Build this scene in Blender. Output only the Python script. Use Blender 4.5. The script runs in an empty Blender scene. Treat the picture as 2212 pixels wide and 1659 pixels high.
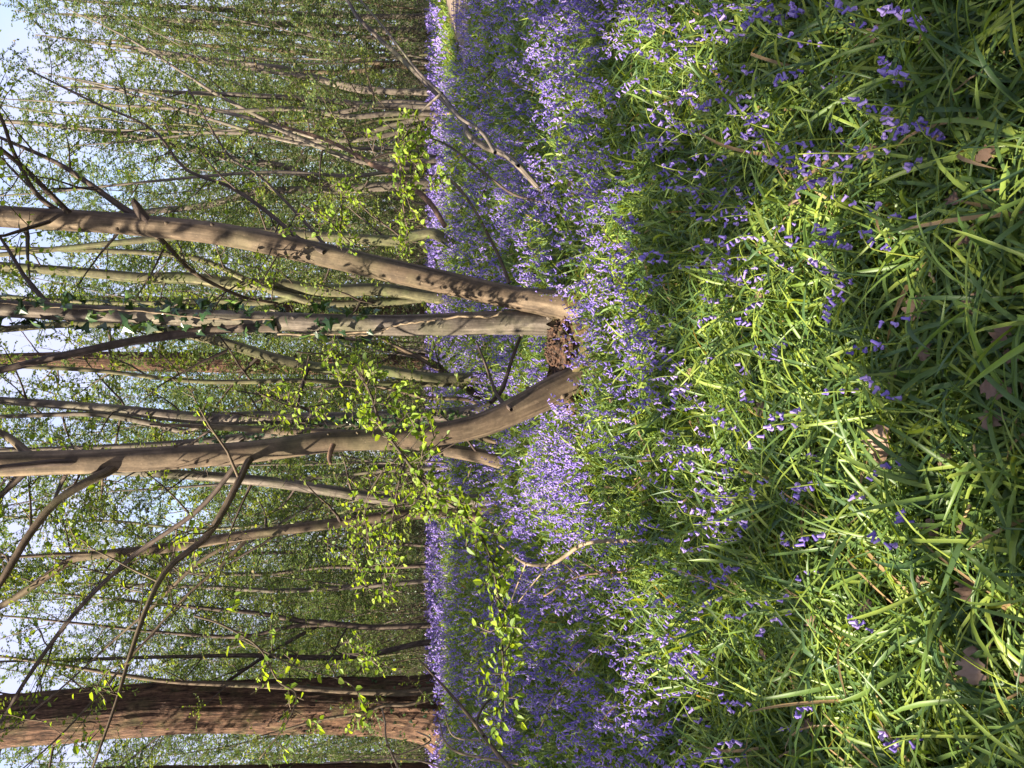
import bpy, math, random
import numpy as np
from mathutils import Matrix, Vector
sc = bpy.context.scene
# ---------------------------------------------------------------- camera, sky, sun
F = 1662.0; CAMZ = 1.5; PITCH = math.radians(8.76); DW, DH = 2212.0, 1659.0
cd = bpy.data.cameras.new('camera'); cam = bpy.data.objects.new('camera', cd); sc.collection.objects.link(cam)
cd.sensor_width = 36; cd.lens = 36*F/DW; cd.clip_end = 2000; cd.clip_start = 0.05
cp, sp = math.cos(PITCH), math.sin(PITCH)
fwd = Vector((0, cp, -sp)); upv = Vector((0, sp, cp)); rgt = Vector((1, 0, 0))
m = Matrix.Identity(4)
for i in range(3):                       # the phone was held upright: the picture lies on its side
    m[i][0] = -upv[i]; m[i][1] = rgt[i]; m[i][2] = -fwd[i]
m[0][3], m[1][3], m[2][3] = 0, 0, CAMZ
cam.matrix_world = m
sc.camera = cam

SUN_ELEV = math.radians(46); SUN_AZ = math.radians(-122)      # azimuth from +Y, clockwise; sun behind left
S = np.array([math.sin(SUN_AZ)*math.cos(SUN_ELEV), math.cos(SUN_AZ)*math.cos(SUN_ELEV), math.sin(SUN_ELEV)])
w = bpy.data.worlds.new('World'); sc.world = w; w.use_nodes = True
nt = w.node_tree; bg = nt.nodes['Background']
sky = nt.nodes.new('ShaderNodeTexSky'); sky.sky_type = 'NISHITA'; sky.sun_disc = False
sky.sun_elevation = SUN_ELEV; sky.sun_rotation = SUN_AZ
sky.air_density = 1.0; sky.dust_density = 2.0
tc = nt.nodes.new('ShaderNodeTexCoord'); no = nt.nodes.new('ShaderNodeTexNoise'); no.inputs['Scale'].default_value = 3.0
no.inputs['Detail'].default_value = 6
cr = nt.nodes.new('ShaderNodeValToRGB'); cr.color_ramp.elements[0].position = .3; cr.color_ramp.elements[1].position = .52
mx = nt.nodes.new('ShaderNodeMix'); mx.data_type = 'RGBA'
mx.inputs[7].default_value = (2.15, 2.3, 3.3, 1)
nt.links.new(tc.outputs['Generated'], no.inputs['Vector']); nt.links.new(no.outputs['Fac'], cr.inputs['Fac'])
nt.links.new(cr.outputs['Color'], mx.inputs[0]); nt.links.new(sky.outputs['Color'], mx.inputs[6])
nt.links.new(mx.outputs[2], bg.inputs['Color']); bg.inputs['Strength'].default_value = 0.095
sl = bpy.data.lights.new('sun', 'SUN'); sl.energy = 5.0; sl.angle = math.radians(.5); sl.color = (1, .90, .72)
so = bpy.data.objects.new('sun', sl); sc.collection.objects.link(so)
so.rotation_euler = Vector(-S).to_track_quat('-Z', 'Y').to_euler(); so.location = (-20, -10, 30)
sc.view_settings.view_transform = 'Standard'; sc.view_settings.look = 'None'
sc.view_settings.exposure = 2.1; sc.view_settings.gamma = 1
sc.cycles.max_bounces = 8; sc.cycles.diffuse_bounces = 4; sc.cycles.transmission_bounces = 4

rng = np.random.default_rng(7)
# ---------------------------------------------------------------- ground shape and picture mapping
def sst(a, b, x):
    t = np.clip((x-a)/(b-a), 0, 1); return t*t*(3-2*t)
_nr = np.random.default_rng(99)
_dirs = _nr.uniform(0, 2*np.pi, 64); _ph = _nr.uniform(0, 2*np.pi, 64)
def nz(x, y, s, seed=0):                # smooth noise about -1..1, feature size s
    r = 0
    for i in range(5):
        k = (seed*5+i) % 64; a = _dirs[k]; f = 2*np.pi/s*(.6+.25*i)
        r = r+np.sin((x*np.cos(a)+y*np.sin(a))*f+_ph[k]+1.3*np.sin((x*np.sin(a)-y*np.cos(a))*f*.6+_ph[(k+7) % 64]))
    return r/3.2
def gz(x, y):
    return .3*sst(6, 16, y)-.9*sst(18, 45, y)+.025*nz(x, y, 3.0, 1)
def ray(xd, yd):
    r = (DH-yd-DH/2)/F; u = (DW/2-xd)/F
    return np.array([r, cp+u*sp, -sp+u*cp])
def pt(xd, yd, Y):                      # the world point at distance Y seen at the picture's (xd, yd)
    d = ray(xd, yd); return np.array([0, 0, CAMZ])+d*(Y/d[1])
def gp(xd, yd):                         # ground point seen there
    d = ray(xd, yd); Y = 1.5
    while Y < 90:
        p = np.array([0, 0, CAMZ])+d*(Y/d[1])
        if p[2] <= gz(p[0], p[1]): return p
        Y *= 1.004
    return p
def proj(P):
    x, y, z = P[..., 0], P[..., 1], P[..., 2]-CAMZ
    f = np.maximum(y*cp-z*sp, 1e-3); u = y*sp+z*cp
    return DW/2-u/f*F, DH/2-x/f*F
# ---------------------------------------------------------------- mesh helpers
COL = sc.collection
class MB:
    def __init__(s): s.V = []; s.Q = []; s.T = []; s.A = []; s.U = []; s.MQ = []; s.MT = []; s.n = 0
    def add(s, V, Q=None, T=None, var=None, uv=None, mat=0):
        V = np.asarray(V, float).reshape(-1, 3); n = len(V)
        if Q is not None and len(Q): s.Q.append(np.asarray(Q)+s.n); s.MQ.append(np.full(len(Q), mat))
        if T is not None and len(T): s.T.append(np.asarray(T)+s.n); s.MT.append(np.full(len(T), mat))
        s.V.append(V)
        s.A.append(np.zeros(n) if var is None else (np.full(n, var) if np.isscalar(var) else np.asarray(var)))
        s.U.append(np.zeros((n, 2)) if uv is None else np.asarray(uv).reshape(-1, 2))
        s.n += n
    def build(s, name, mats, parent=None, smooth=True, loc=None):
        V = np.concatenate(s.V) if s.V else np.zeros((0, 3))
        Q = np.concatenate(s.Q) if s.Q else np.zeros((0, 4), int)
        T = np.concatenate(s.T) if s.T else np.zeros((0, 3), int)
        base = np.zeros(3)
        if loc is not None: base = np.asarray(loc, float)
        elif parent is not None:
            q = parent; base = np.zeros(3)
            while q is not None: base = base+np.array(q.location); q = q.parent
        V = V-base
        me = bpy.data.meshes.new(name)
        me.vertices.add(len(V)); me.vertices.foreach_set('co', V.astype(np.float32).ravel())
        nq, ntr = len(Q), len(T); me.loops.add(nq*4+ntr*3)
        me.loops.foreach_set('vertex_index', np.concatenate([Q.ravel(), T.ravel()]).astype(np.int32))
        me.polygons.add(nq+ntr)
        me.polygons.foreach_set('loop_start', np.concatenate([np.arange(nq)*4, nq*4+np.arange(ntr)*3]).astype(np.int32))
        me.polygons.foreach_set('material_index', np.concatenate(s.MQ+s.MT).astype(np.int32) if nq+ntr else [])
        me.polygons.foreach_set('use_smooth', np.full(nq+ntr, smooth))
        at = me.attributes.new('var', 'FLOAT', 'POINT'); at.data.foreach_set('value', np.concatenate(s.A).astype(np.float32))
        at = me.attributes.new('uvp', 'FLOAT_VECTOR', 'POINT')
        U = np.concatenate(s.U); at.data.foreach_set('vector', np.column_stack([U, np.zeros(len(U))]).astype(np.float32).ravel())
        for mm in (mats if isinstance(mats, (list, tuple)) else [mats]): me.materials.append(mm)
        me.update(calc_edges=True)
        o = bpy.data.objects.new(name, me); COL.objects.link(o)
        if parent is not None: o.parent = parent
        elif loc is not None: o.location = loc
        return o
def tag(o, label=None, cat=None, group=None, kind=None):
    if label: o['label'] = label
    if cat: o['category'] = cat
    if group: o['group'] = group
    if kind: o['kind'] = kind
    return o
def empty(name, loc, label, cat, group=None):
    o = bpy.data.objects.new(name, None); COL.objects.link(o); o.location = tuple(float(v) for v in loc)
    o.empty_display_size = .2
    return tag(o, label, cat, group)
def copy_tree(o, parent=None):
    c = o.copy(); COL.objects.link(c)
    if parent is not None: c.parent = parent
    for ch in list(o.children): copy_tree(ch, c)
    return c
def norm(v): return v/np.maximum(np.linalg.norm(v, axis=-1, keepdims=True), 1e-9)
def spline(P, n):                       # Catmull-Rom through the rows of P
    P = np.asarray(P, float)
    if len(P) == 2: t = np.linspace(0, 1, n)[:, None]; return P[0]*(1-t)+P[1]*t
    E = np.vstack([2*P[0]-P[1], P, 2*P[-1]-P[-2]]); out = []
    tt = np.linspace(0, len(P)-1-1e-6, n)
    for t in tt:
        i = int(t); f = t-i; a, b, c, d = E[i], E[i+1], E[i+2], E[i+3]
        out.append(.5*((2*b)+(c-a)*f+(2*a-5*b+4*c-d)*f*f+(-a+3*b-3*c+d)*f**3))
    return np.array(out)
def tube(mb, P, R, k=6, var=0, lump=0, mat=0, cap=True, seed=0):
    P = np.asarray(P, float); n = len(P); R = np.broadcast_to(R, (n,)).astype(float)
    T = norm(np.gradient(P, axis=0)); mt = np.abs(norm(T.mean(0)))
    ref = np.eye(3)[np.argmin(mt)]
    A = norm(np.cross(T, ref)); B = np.cross(T, A)
    th = np.arange(k)*2*np.pi/k
    L = np.concatenate([[0], np.cumsum(np.linalg.norm(np.diff(P, axis=0), axis=1))])
    RR = R[:, None]*np.ones((1, k))
    if lump:
        RR = RR*(1+lump*(np.sin(th*2+L[:, None]*1.1+seed)*.6+np.sin(th*3-L[:, None]*2.3+seed*2)*.5+.4*np.sin(th*5+L[:, None]*.7+seed)+.35*np.sin(L[:, None]*7+seed+th)))
    V = P[:, None]+RR[..., None]*(A[:, None]*np.cos(th)[None, :, None]+B[:, None]*np.sin(th)[None, :, None])
    i = np.arange(n-1)[:, None]*k; j = np.arange(k)[None]; j2 = (j+1) % k
    Q = np.stack([i+j, i+j2, i+k+j2, i+k+j], -1).reshape(-1, 4)
    uv = np.stack([np.broadcast_to(np.abs(((th/np.pi+.5) % 2)-1)*1.0, (n, k)), np.broadcast_to(L[:, None], (n, k))], -1)
    Tt = None
    V = V.reshape(-1, 3); uv = uv.reshape(-1, 2)
    if cap:
        V = np.vstack([V, P[-1]+T[-1]*R[-1]*.3]); uv = np.vstack([uv, [0, L[-1]]])
        e = (n-1)*k; Tt = np.array([[e+q, e+(q+1) % k, n*k] for q in range(k)])
    mb.add(V, Q, Tt, var=var, uv=uv, mat=mat)
def frames(D, N):                       # D along, N approx normal -> matrices (x side, y along, z normal)
    D = norm(D); X = norm(np.cross(D, N)); Z = np.cross(X, D)
    return np.stack([X, D, Z], -1)
def stamp(mb, TV, TQ, TT, pos, M, sc_, var, mat=0):
    n = len(pos)
    if n == 0: return
    sc_ = np.asarray(sc_, float)
    if sc_.ndim == 1: sc_ = sc_[:, None]*np.ones((1, 3))
    V = np.einsum('nij,nkj->nki', M, TV[None]*sc_[:, None, :])+pos[:, None]
    k = len(TV); off = (np.arange(n)*k)[:, None, None]
    Q = (TQ[None]+off).reshape(-1, 4) if TQ is not None else None
    T = (TT[None]+off).reshape(-1, 3) if TT is not None else None
    uv = np.tile(TV[:, :2], (n, 1))
    mb.add(V.reshape(-1, 3), Q, T, var=np.repeat(var, k), uv=uv, mat=mat)
LEAF_V = np.array([[0, 0, 0], [.30, .28, .10], [.27, .65, .08], [0, 1, -.06], [-.27, .65, .08], [-.30, .28, .10]])
LEAF_Q = np.array([[0, 1, 2, 3], [0, 3, 4, 5]])
FAR_V = np.array([[0, 0, 0], [.32, .45, .08], [0, 1, 0], [-.32, .45, .08]]); FAR_Q = np.array([[0, 1, 2, 3]])
def ivy_template():
    rr = [.0, .55, .42, .8, .50, 1.0, .50, .8, .42, .55]; aa = [0, 40, 62, 88, 108, 180, 252, 272, 298, 320]
    V = [[0, .25, .05]]
    for r, a in zip([.05]+rr[1:], aa): V.append([math.sin(math.radians(a+0))*r*.62, .25-math.cos(math.radians(a))*r*.75, -.06*r])
    T = [[0, i, i % 10+1] for i in range(1, 11)]
    return np.array(V), np.array(T)
IVY_V, IVY_T = ivy_template()
# ---------------------------------------------------------------- materials
def newmat(name):
    m_ = bpy.data.materials.new(name); m_.use_nodes = True; t = m_.node_tree
    p = t.nodes['Principled BSDF']; return m_, t, p
def node(t, ty, **k):
    n_ = t.nodes.new(ty)
    for a, b in k.items(): setattr(n_, a, b)
    return n_
def ramp(t, fac, stops):
    r = node(t, 'ShaderNodeValToRGB'); e = r.color_ramp.elements
    while len(e) < len(stops): e.new(.5)
    for q, (p_, c) in zip(e, stops): q.position = p_; q.color = (*c, 1)
    t.links.new(fac, r.inputs['Fac']); return r.outputs['Color']
def mat_leaf(name, stops, trans=.4, rough=.45, spec=.5, ttint=(1.25, 1.2, .5), veins=False):
    m_, t, p = newmat(name)
    a = node(t, 'ShaderNodeAttribute', attribute_name='var')
    c = ramp(t, a.outputs['Fac'], stops)
    nn = node(t, 'ShaderNodeTexNoise'); g = node(t, 'ShaderNodeNewGeometry')
    t.links.new(g.outputs['Position'], nn.inputs['Vector']); nn.inputs['Scale'].default_value = 35 if veins else 3
    hs = node(t, 'ShaderNodeHueSaturation'); mr = node(t, 'ShaderNodeMapRange')
    mr.inputs['To Min'].default_value = .72; mr.inputs['To Max'].default_value = 1.28
    t.links.new(nn.outputs['Fac'], mr.inputs['Value']); t.links.new(mr.outputs[0], hs.inputs['Value']); t.links.new(c, hs.inputs['Color'])
    t.links.new(hs.outputs[0], p.inputs['Base Color'])
    p.inputs['Roughness'].default_value = rough; p.inputs['Specular IOR Level'].default_value = spec
    tr = node(t, 'ShaderNodeBsdfTranslucent')
    mm = node(t, 'ShaderNodeMix', data_type='RGBA', blend_type='MULTIPLY'); mm.inputs[0].default_value = 1
    t.links.new(hs.outputs[0], mm.inputs[6]); mm.inputs[7].default_value = (*ttint, 1); mm.clamp_result = False
    t.links.new(mm.outputs[2], tr.inputs['Color'])
    ms = node(t, 'ShaderNodeMixShader'); ms.inputs[0].default_value = trans
    t.links.new(p.outputs[0], ms.inputs[1]); t.links.new(tr.outputs[0], ms.inputs[2])
    t.links.new(ms.outputs[0], t.nodes['Material Output'].inputs['Surface'])
    return m_
def mat_bark(name, dark, mid, light, along=1.2, around=7, bump=.25, bdist=.01, green=.0, rough=.8, dist=.9):
    m_, t, p = newmat(name)
    a = node(t, 'ShaderNodeAttribute', attribute_name='uvp'); mp = node(t, 'ShaderNodeMapping')
    mp.inputs['Scale'].default_value = (around, along, 1); t.links.new(a.outputs['Vector'], mp.inputs['Vector'])
    n1 = node(t, 'ShaderNodeTexNoise'); n1.inputs['Scale'].default_value = 1; n1.inputs['Detail'].default_value = 8; n1.inputs['Roughness'].default_value = .65
    n1.inputs['Distortion'].default_value = dist
    t.links.new(mp.outputs[0], n1.inputs['Vector'])
    c = ramp(t, n1.outputs['Fac'], [(.33, dark), (.5, mid), (.68, light)])
    g = node(t, 'ShaderNodeNewGeometry'); n2 = node(t, 'ShaderNodeTexNoise'); n2.inputs['Scale'].default_value = 2.2; n2.inputs['Detail'].default_value = 5
    t.links.new(g.outputs['Position'], n2.inputs['Vector'])
    gr = node(t, 'ShaderNodeMapRange'); gr.inputs['From Min'].default_value = .5; gr.inputs['From Max'].default_value = .68
    gr.inputs['To Max'].default_value = green; t.links.new(n2.outputs['Fac'], gr.inputs['Value'])
    mm = node(t, 'ShaderNodeMix', data_type='RGBA'); t.links.new(gr.outputs[0], mm.inputs[0]); t.links.new(c, mm.inputs[6])
    mm.inputs[7].default_value = (.10, .115, .04, 1)
    n3 = node(t, 'ShaderNodeTexNoise'); n3.inputs['Scale'].default_value = 60; n3.inputs['Detail'].default_value = 3
    t.links.new(g.outputs['Position'], n3.inputs['Vector'])
    r3 = node(t, 'ShaderNodeMapRange'); r3.inputs['From Min'].default_value = .66; r3.inputs['From Max'].default_value = .72; r3.inputs['To Max'].default_value = .5
    t.links.new(n3.outputs['Fac'], r3.inputs['Value'])
    m4 = node(t, 'ShaderNodeMix', data_type='RGBA'); t.links.new(r3.outputs[0], m4.inputs[0]); t.links.new(mm.outputs[2], m4.inputs[6]); m4.inputs[7].default_value = (*[min(1, v*1.25) for v in light], 1)
    n6 = node(t, 'ShaderNodeTexNoise'); n6.inputs['Scale'].default_value = 9; n6.inputs['Detail'].default_value = 7; n6.inputs['Roughness'].default_value = .7
    t.links.new(g.outputs['Position'], n6.inputs['Vector'])
    r6 = node(t, 'ShaderNodeMapRange'); r6.inputs['From Min'].default_value = .3; r6.inputs['From Max'].default_value = .7; r6.inputs['To Min'].default_value = .5; r6.inputs['To Max'].default_value = 1.45
    t.links.new(n6.outputs['Fac'], r6.inputs['Value']); h6 = node(t, 'ShaderNodeHueSaturation'); t.links.new(r6.outputs[0], h6.inputs['Value']); t.links.new(m4.outputs[2], h6.inputs['Color'])
    t.links.new(h6.outputs[0], p.inputs['Base Color']); p.inputs['Roughness'].default_value = rough
    p.inputs['Specular IOR Level'].default_value = .3
    hsum = node(t, 'ShaderNodeMath', operation='ADD'); t.links.new(n1.outputs['Fac'], hsum.inputs[0])
    n5 = node(t, 'ShaderNodeMath', operation='MULTIPLY'); t.links.new(n3.outputs['Fac'], n5.inputs[0]); n5.inputs[1].default_value = .35
    t.links.new(n5.outputs[0], hsum.inputs[1])
    b = node(t, 'ShaderNodeBump'); b.inputs['Strength'].default_value = bump; b.inputs['Distance'].default_value = bdist
    t.links.new(hsum.outputs[0], b.inputs['Height']); t.links.new(b.outputs[0], p.inputs['Normal'])
    return m_
def mat_plain(name, c0, c1, scale=8, rough=.85, bump=.3, bd=.01):
    m_, t, p = newmat(name)
    g = node(t, 'ShaderNodeNewGeometry'); n1 = node(t, 'ShaderNodeTexNoise'); n1.inputs['Scale'].default_value = scale; n1.inputs['Detail'].default_value = 8
    t.links.new(g.outputs['Position'], n1.inputs['Vector'])
    t.links.new(ramp(t, n1.outputs['Fac'], [(.35, c0), (.65, c1)]), p.inputs['Base Color'])
    p.inputs['Roughness'].default_value = rough
    b = node(t, 'ShaderNodeBump'); b.inputs['Strength'].default_value = bump; b.inputs['Distance'].default_value = bd
    t.links.new(n1.outputs['Fac'], b.inputs['Height']); t.links.new(b.outputs[0], p.inputs['Normal'])
    return m_
M = {}
M['blade'] = mat_leaf('bluebell_leaf', [(0, (.05, .10, .04)), (.5, (.13, .205, .04)), (.85, (.25, .31, .055)), (.97, (.30, .27, .10)), (1, (.30, .2, .1))], .42, .42, .4, (1.5, 1.35, .35), True)
M['hornbeam'] = mat_leaf('young_leaf', [(0, (.10, .17, .02)), (.5, (.20, .30, .03)), (1, (.31, .40, .055))], .5, .5, .35, (1.35, 1.25, .4))
M['wood_leaf'] = mat_leaf('wood_leaf', [(0, (.05, .082, .03)), (.45, (.095, .148, .045)), (.9, (.17, .21, .075)), (1, (.28, .2, .10))], .45, .6, .25, (1.15, 1.2, .6))
M['tree_leaf'] = mat_leaf('tree_leaf', [(0, (.08, .12, .02)), (.5, (.15, .21, .035)), (1, (.25, .30, .06))], .45, .5, .35, (1.35, 1.25, .45))
M['ivy'] = mat_leaf('ivy_leaf', [(0, (.012, .032, .012)), (.7, (.03, .07, .02)), (1, (.10, .17, .03))], .2, .3, .6)
M['holly'] = mat_leaf('evergreen_leaf', [(0, (.02, .045, .02)), (.7, (.045, .09, .03)), (1, (.09, .14, .04))], .25, .4, .5)
M['bell'] = mat_leaf('bluebell_petal', [(0, (.15, .105, .40)), (.5, (.25, .18, .54)), (1, (.42, .32, .64))], .35, .5, .3, (1.15, 1.0, 1.05))
M['stalk'] = mat_leaf('bluebell_stalk', [(0, (.14, .21, .03)), (1, (.30, .34, .06))], .3, .5, .4)
M['bark'] = mat_bark('smooth_grey_bark', (.04, .027, .017), (.095, .066, .042), (.185, .135, .088), .8, 4, .4, .008, .22)
M['bark_grey'] = mat_bark('weathered_grey_bark', (.04, .03, .024), (.105, .084, .066), (.21, .172, .14), .9, 4, .4, .008, .3)
M['bark_green'] = mat_bark('algae_green_bark', (.032, .03, .016), (.085, .075, .038), (.19, .165, .085), .7, 5, .3, .008, .7)
M['twig'] = mat_bark('twig_bark', (.03, .02, .016), (.065, .045, .035), (.15, .11, .085), 3, 4, .2, .003, .1)
M['deep'] = mat_bark('fibrous_brown_bark', (.016, .009, .006), (.08, .042, .026), (.20, .115, .07), 2.2, 18, 1.0, .04, .25, .95, 1.2)
M['rot'] = mat_plain('rotten_wood', (.010, .006, .004), (.10, .05, .028), 34, .95, 1, .02)
M['moss'] = mat_bark('mossy_stump', (.028, .016, .008), (.09, .055, .027), (.19, .12, .06), 4, 4, .8, .02, .7, .95)
M['vine'] = mat_plain('pale_vine', (.12, .085, .05), (.26, .19, .12), 20)
M['dead'] = mat_leaf('dead_leaf', [(0, (.07, .04, .028)), (.5, (.17, .105, .07)), (1, (.32, .22, .16))], .15, .7, .3, (1, 1, 1))
M['peel'] = mat_plain('peeled_wood', (.06, .032, .018), (.17, .10, .06), 25)
M['catkin'] = mat_plain('dry_catkin', (.22, .15, .06), (.42, .30, .14), 300)
M['soil'] = mat_plain('leaf_litter', (.022, .015, .009), (.085, .06, .035), 22, .95, 1, .03)
M['path'] = mat_plain('trodden_earth', (.09, .062, .042), (.19, .14, .10), 3, .95, .6, .02)
# ---------------------------------------------------------------- ground, path
ys = np.concatenate([np.linspace(-30, 1, 20), np.linspace(1.3, 14, 60), np.linspace(14.5, 60, 60), np.linspace(65, 700, 20)])
xs = np.concatenate([np.linspace(-500, -30, 14), np.linspace(-28, 28, 113), np.linspace(30, 500, 14)])
X, Y = np.meshgrid(xs, ys); Z = gz(X, Y); n1, n2 = X.shape
i = (np.arange(n1-1)[:, None]*n2+np.arange(n2-1)[None]).ravel()
g = MB(); g.add(np.stack([X, Y, Z], -1).reshape(-1, 3), np.stack([i, i+1, i+n2+1, i+n2], -1))
tag(g.build('ground', M['soil']), kind='structure')
PA = [gp(a, b) for a, b in [(968, -260), (966, -120), (966, 0), (982, 60), (1000, 125), (1003, 150)]]
PB = [gp(a, b) for a, b in [(1030, -260), (1016, -120), (1012, 0), (1010, 60), (1008, 130), (1005, 152)]]
PA, PB = spline(PA, 40), spline(PB, 40); g = MB(); V = []
for a, b in zip(PA, PB):
    for t in np.linspace(0, 1, 9):
        q = a*(1-t)+b*t; V.append([q[0], q[1], gz(q[0], q[1])+.006])
i = (np.arange(39)[:, None]*9+np.arange(8)[None]).ravel()
g.add(V, np.stack([i, i+1, i+10, i+9], -1)); tag(g.build('path', M['path']), kind='structure')
# ---------------------------------------------------------------- where high leaves, added crowns included, are thinned to let sun through (in picture coordinates of the ground)
LIT = [(2120, 900, 140, 600, .36), (1730, 540, 80, 90, .8), (2050, 1400, 130, 200, .3), (2080, 100, 110, 160, .3), (1790, 400, 100, 110, 1.), (1600, 620, 150, 80, .9), (1560, 900, 200, 130, .7), (1720, 820, 110, 90, .8), (1200, 1000, 100, 100, 1.), (1480, 1310, 110, 100, .75), (1760, 1310, 190, 170, .55), (1440, 50, 90, 90, .9), (1970, 1180, 90, 120, .4), (2080, 420, 70, 90, .4),
       (1690, 560, 120, 150, 1.0), (1640, 400, 60, 90, .7), (1600, 660, 120, 60, .7), (1440, 130, 60, 70, .9), (1360, 40, 40, 50, .6), (1200, 1030, 60, 90, 1.1), (1300, 640, 60, 60, .6),
       (1150, 560, 30, 120, .9), (1130, 800, 50, 80, .8), (1640, 800, 130, 70, .8), (1440, 1360, 60, 90, .9), (1350, 1250, 50, 60, .6), (1790, 1150, 130, 200, .62), (1540, 980, 90, 80, .6),
       (1330, 880, 40, 60, .5), (1420, 640, 60, 50, .7), (1640, 1400, 70, 80, .6), (1880, 1480, 120, 110, .5), (1560, 180, 90, 60, .55), (1790, 350, 70, 90, .5), (1460, 1180, 60, 60, .6), (1080, 400, 30, 60, .7), (1390, 960, 40, 50, .5), (1700, 100, 60, 60, .3),
       (1500, 760, 60, 50, .6), (1950, 1000, 70, 90, .4), (1270, 1130, 40, 50, .6), (1840, 820, 90, 60, .45), (1570, 1290, 50, 60, .6)]
DARK = [(1890, 590, 130, 110), (2130, 700, 90, 300), (1250, 330, 80, 100), (1180, 1500, 90, 140), (1380, 480, 60, 80)]
def transm(x, y):
    P = np.stack([x, y, gz(x, y)+.15], -1); xd, yd = proj(P)
    t = .07+.13*nz(x, y, .9, 3)+.10*nz(x, y, .45, 5)
    for a, b, ra, rb, s_ in LIT: t = t+1.25*s_*np.exp(-(((xd-a)/(1.15*ra))**2+((yd-b)/(1.15*rb))**2)**1.5)*(1+.5*nz(x, y, .42, 6))
    for a, b, ra, rb in DARK: t = t*(1-.96*np.exp(-(((xd-a)/ra)**2+((yd-b)/rb)**2)))
    return np.clip(t, 0.02, 1)
KEEPLIT = []                            # trunk points that stay mostly sunlit
def sunkeep(P, floor=0., p_tr=.7):      # True where a high leaf may stay
    h = P[:, 2]/S[2]; gx = P[:, 0]-S[0]*h; gy = P[:, 1]-S[1]*h
    k = rng.random(len(P)) > np.where((gy < 14) & (np.abs(gx) < 9), transm(gx, gy), floor)
    if KEEPLIT:
        for c in KEEPLIT:
            d = P-c; a = d@S; r = np.linalg.norm(d-a[:, None]*S, axis=1)
            k &= ~((r < .26) & (a > 1) & (rng.random(len(P)) < p_tr))
    return k
# ---------------------------------------------------------------- branches and leaves
def wander(p, d, L, n, rs, bend=.25, trop=.05):
    P = [np.array(p, float)]; d = norm(np.array(d, float)); st = L/n
    for _ in range(n):
        d = norm(d+rs.normal(0, bend, 3)+np.array([0, 0, trop])); P.append(P[-1]+d*st)
    return np.array(P)
class Leaves:
    def __init__(s): s.p = []; s.d = []; s.n = []; s.s = []
    def add(s, p, d, n, z): s.p.append(p); s.d.append(d); s.n.append(n); s.s.append(z)
    def arr(s):
        return np.concatenate(s.p), np.concatenate(s.d), np.concatenate(s.n), np.concatenate(s.s)
def leafy(path, lv, rs, size, gap, start=.15):
    L = np.linalg.norm(np.diff(path, axis=0), axis=1).sum(); k = max(2, int(L*(1-start)/gap))
    t = start+(1-start)*(np.arange(k)+rs.random(k)*.6)/k
    idx = t*(len(path)-1); i0 = np.minimum(idx.astype(int), len(path)-2); f = (idx-i0)[:, None]
    p = path[i0]*(1-f)+path[i0+1]*f; T = norm(path[i0+1]-path[i0])
    side = norm(np.cross(T, np.array([0, 0, 1.])+rs.normal(0, .15, (k, 3))))*np.where(np.arange(k) % 2, 1, -1)[:, None]
    d = norm(side*.9+T*.5+rs.normal(0, .3, (k, 3))+np.array([0, 0, -.25]))
    n = norm(np.array([0, 0, 1.])+rs.normal(0, .55, (k, 3)))
    lv.add(p, d, n, size*(.55+.65*rs.random(k)))
def branchset(stem, rad, rs, bm, lv, nb, blen, t0, t1, size, gap, ntw=8, tlen=.5, elev=(.2, 1.0), sides=4, aim=None, k2=3):
    n = len(stem)
    for b in range(nb):
        t = t0+(t1-t0)*(b+rs.random())/nb; x = t*(n-1); i0 = min(int(x), n-2); f = x-i0
        p = stem[i0]*(1-f)+stem[i0+1]*f; az = rs.uniform(0, 2*np.pi) if aim is None else rs.normal(aim, .8)
        e = rs.uniform(*elev); d = np.array([math.cos(az)*math.cos(e), math.sin(az)*math.cos(e), math.sin(e)])
        L = blen*rs.uniform(.5, 1.15)*(1.1-.5*(t-t0)/(t1-t0+1e-6)); m_ = max(4, int(L/.25))
        P = wander(p, d, L, m_, rs, .11, .035); r0 = min(rad[i0]*.45, .006+.011*L)
        tube(bm, P, np.linspace(r0, .0025, m_+1), sides, cap=False)
        leafy(P[m_//2:], lv, rs, size, gap*1.3)
        for q in range(ntw):
            u = rs.uniform(.15, 1)*(m_-.01); j = min(int(u), m_-1); pp = P[j]*(1-(u-j))+P[j+1]*(u-j)
            T = norm(P[j+1]-P[j]); s_ = norm(np.cross(T, rs.normal(0, 1, 3)))
            dd = norm(T*.7+s_*.8); l2 = tlen*rs.uniform(.4, 1.3)*(1-.35*u/m_); k_ = k2
            W = wander(pp, dd, l2, k_, rs, .16, -.02)
            tube(bm, W, np.linspace(.0045, .0018, k_+1), 3, cap=False)
            leafy(W, lv, rs, size, gap)
def put_leaves(lv, name, mat, parent, template=(LEAF_V, LEAF_Q, None), keep=None, loc=None):
    p, d, n, s_ = lv.arr()
    if keep is not None: k = keep(p); p, d, n, s_ = p[k], d[k], n[k], s_[k]
    mb = MB(); stamp(mb, template[0], template[1], template[2], p, frames(d, n), s_, rng.random(len(p)))
    return mb.build(name, mat, parent, smooth=False)
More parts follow.
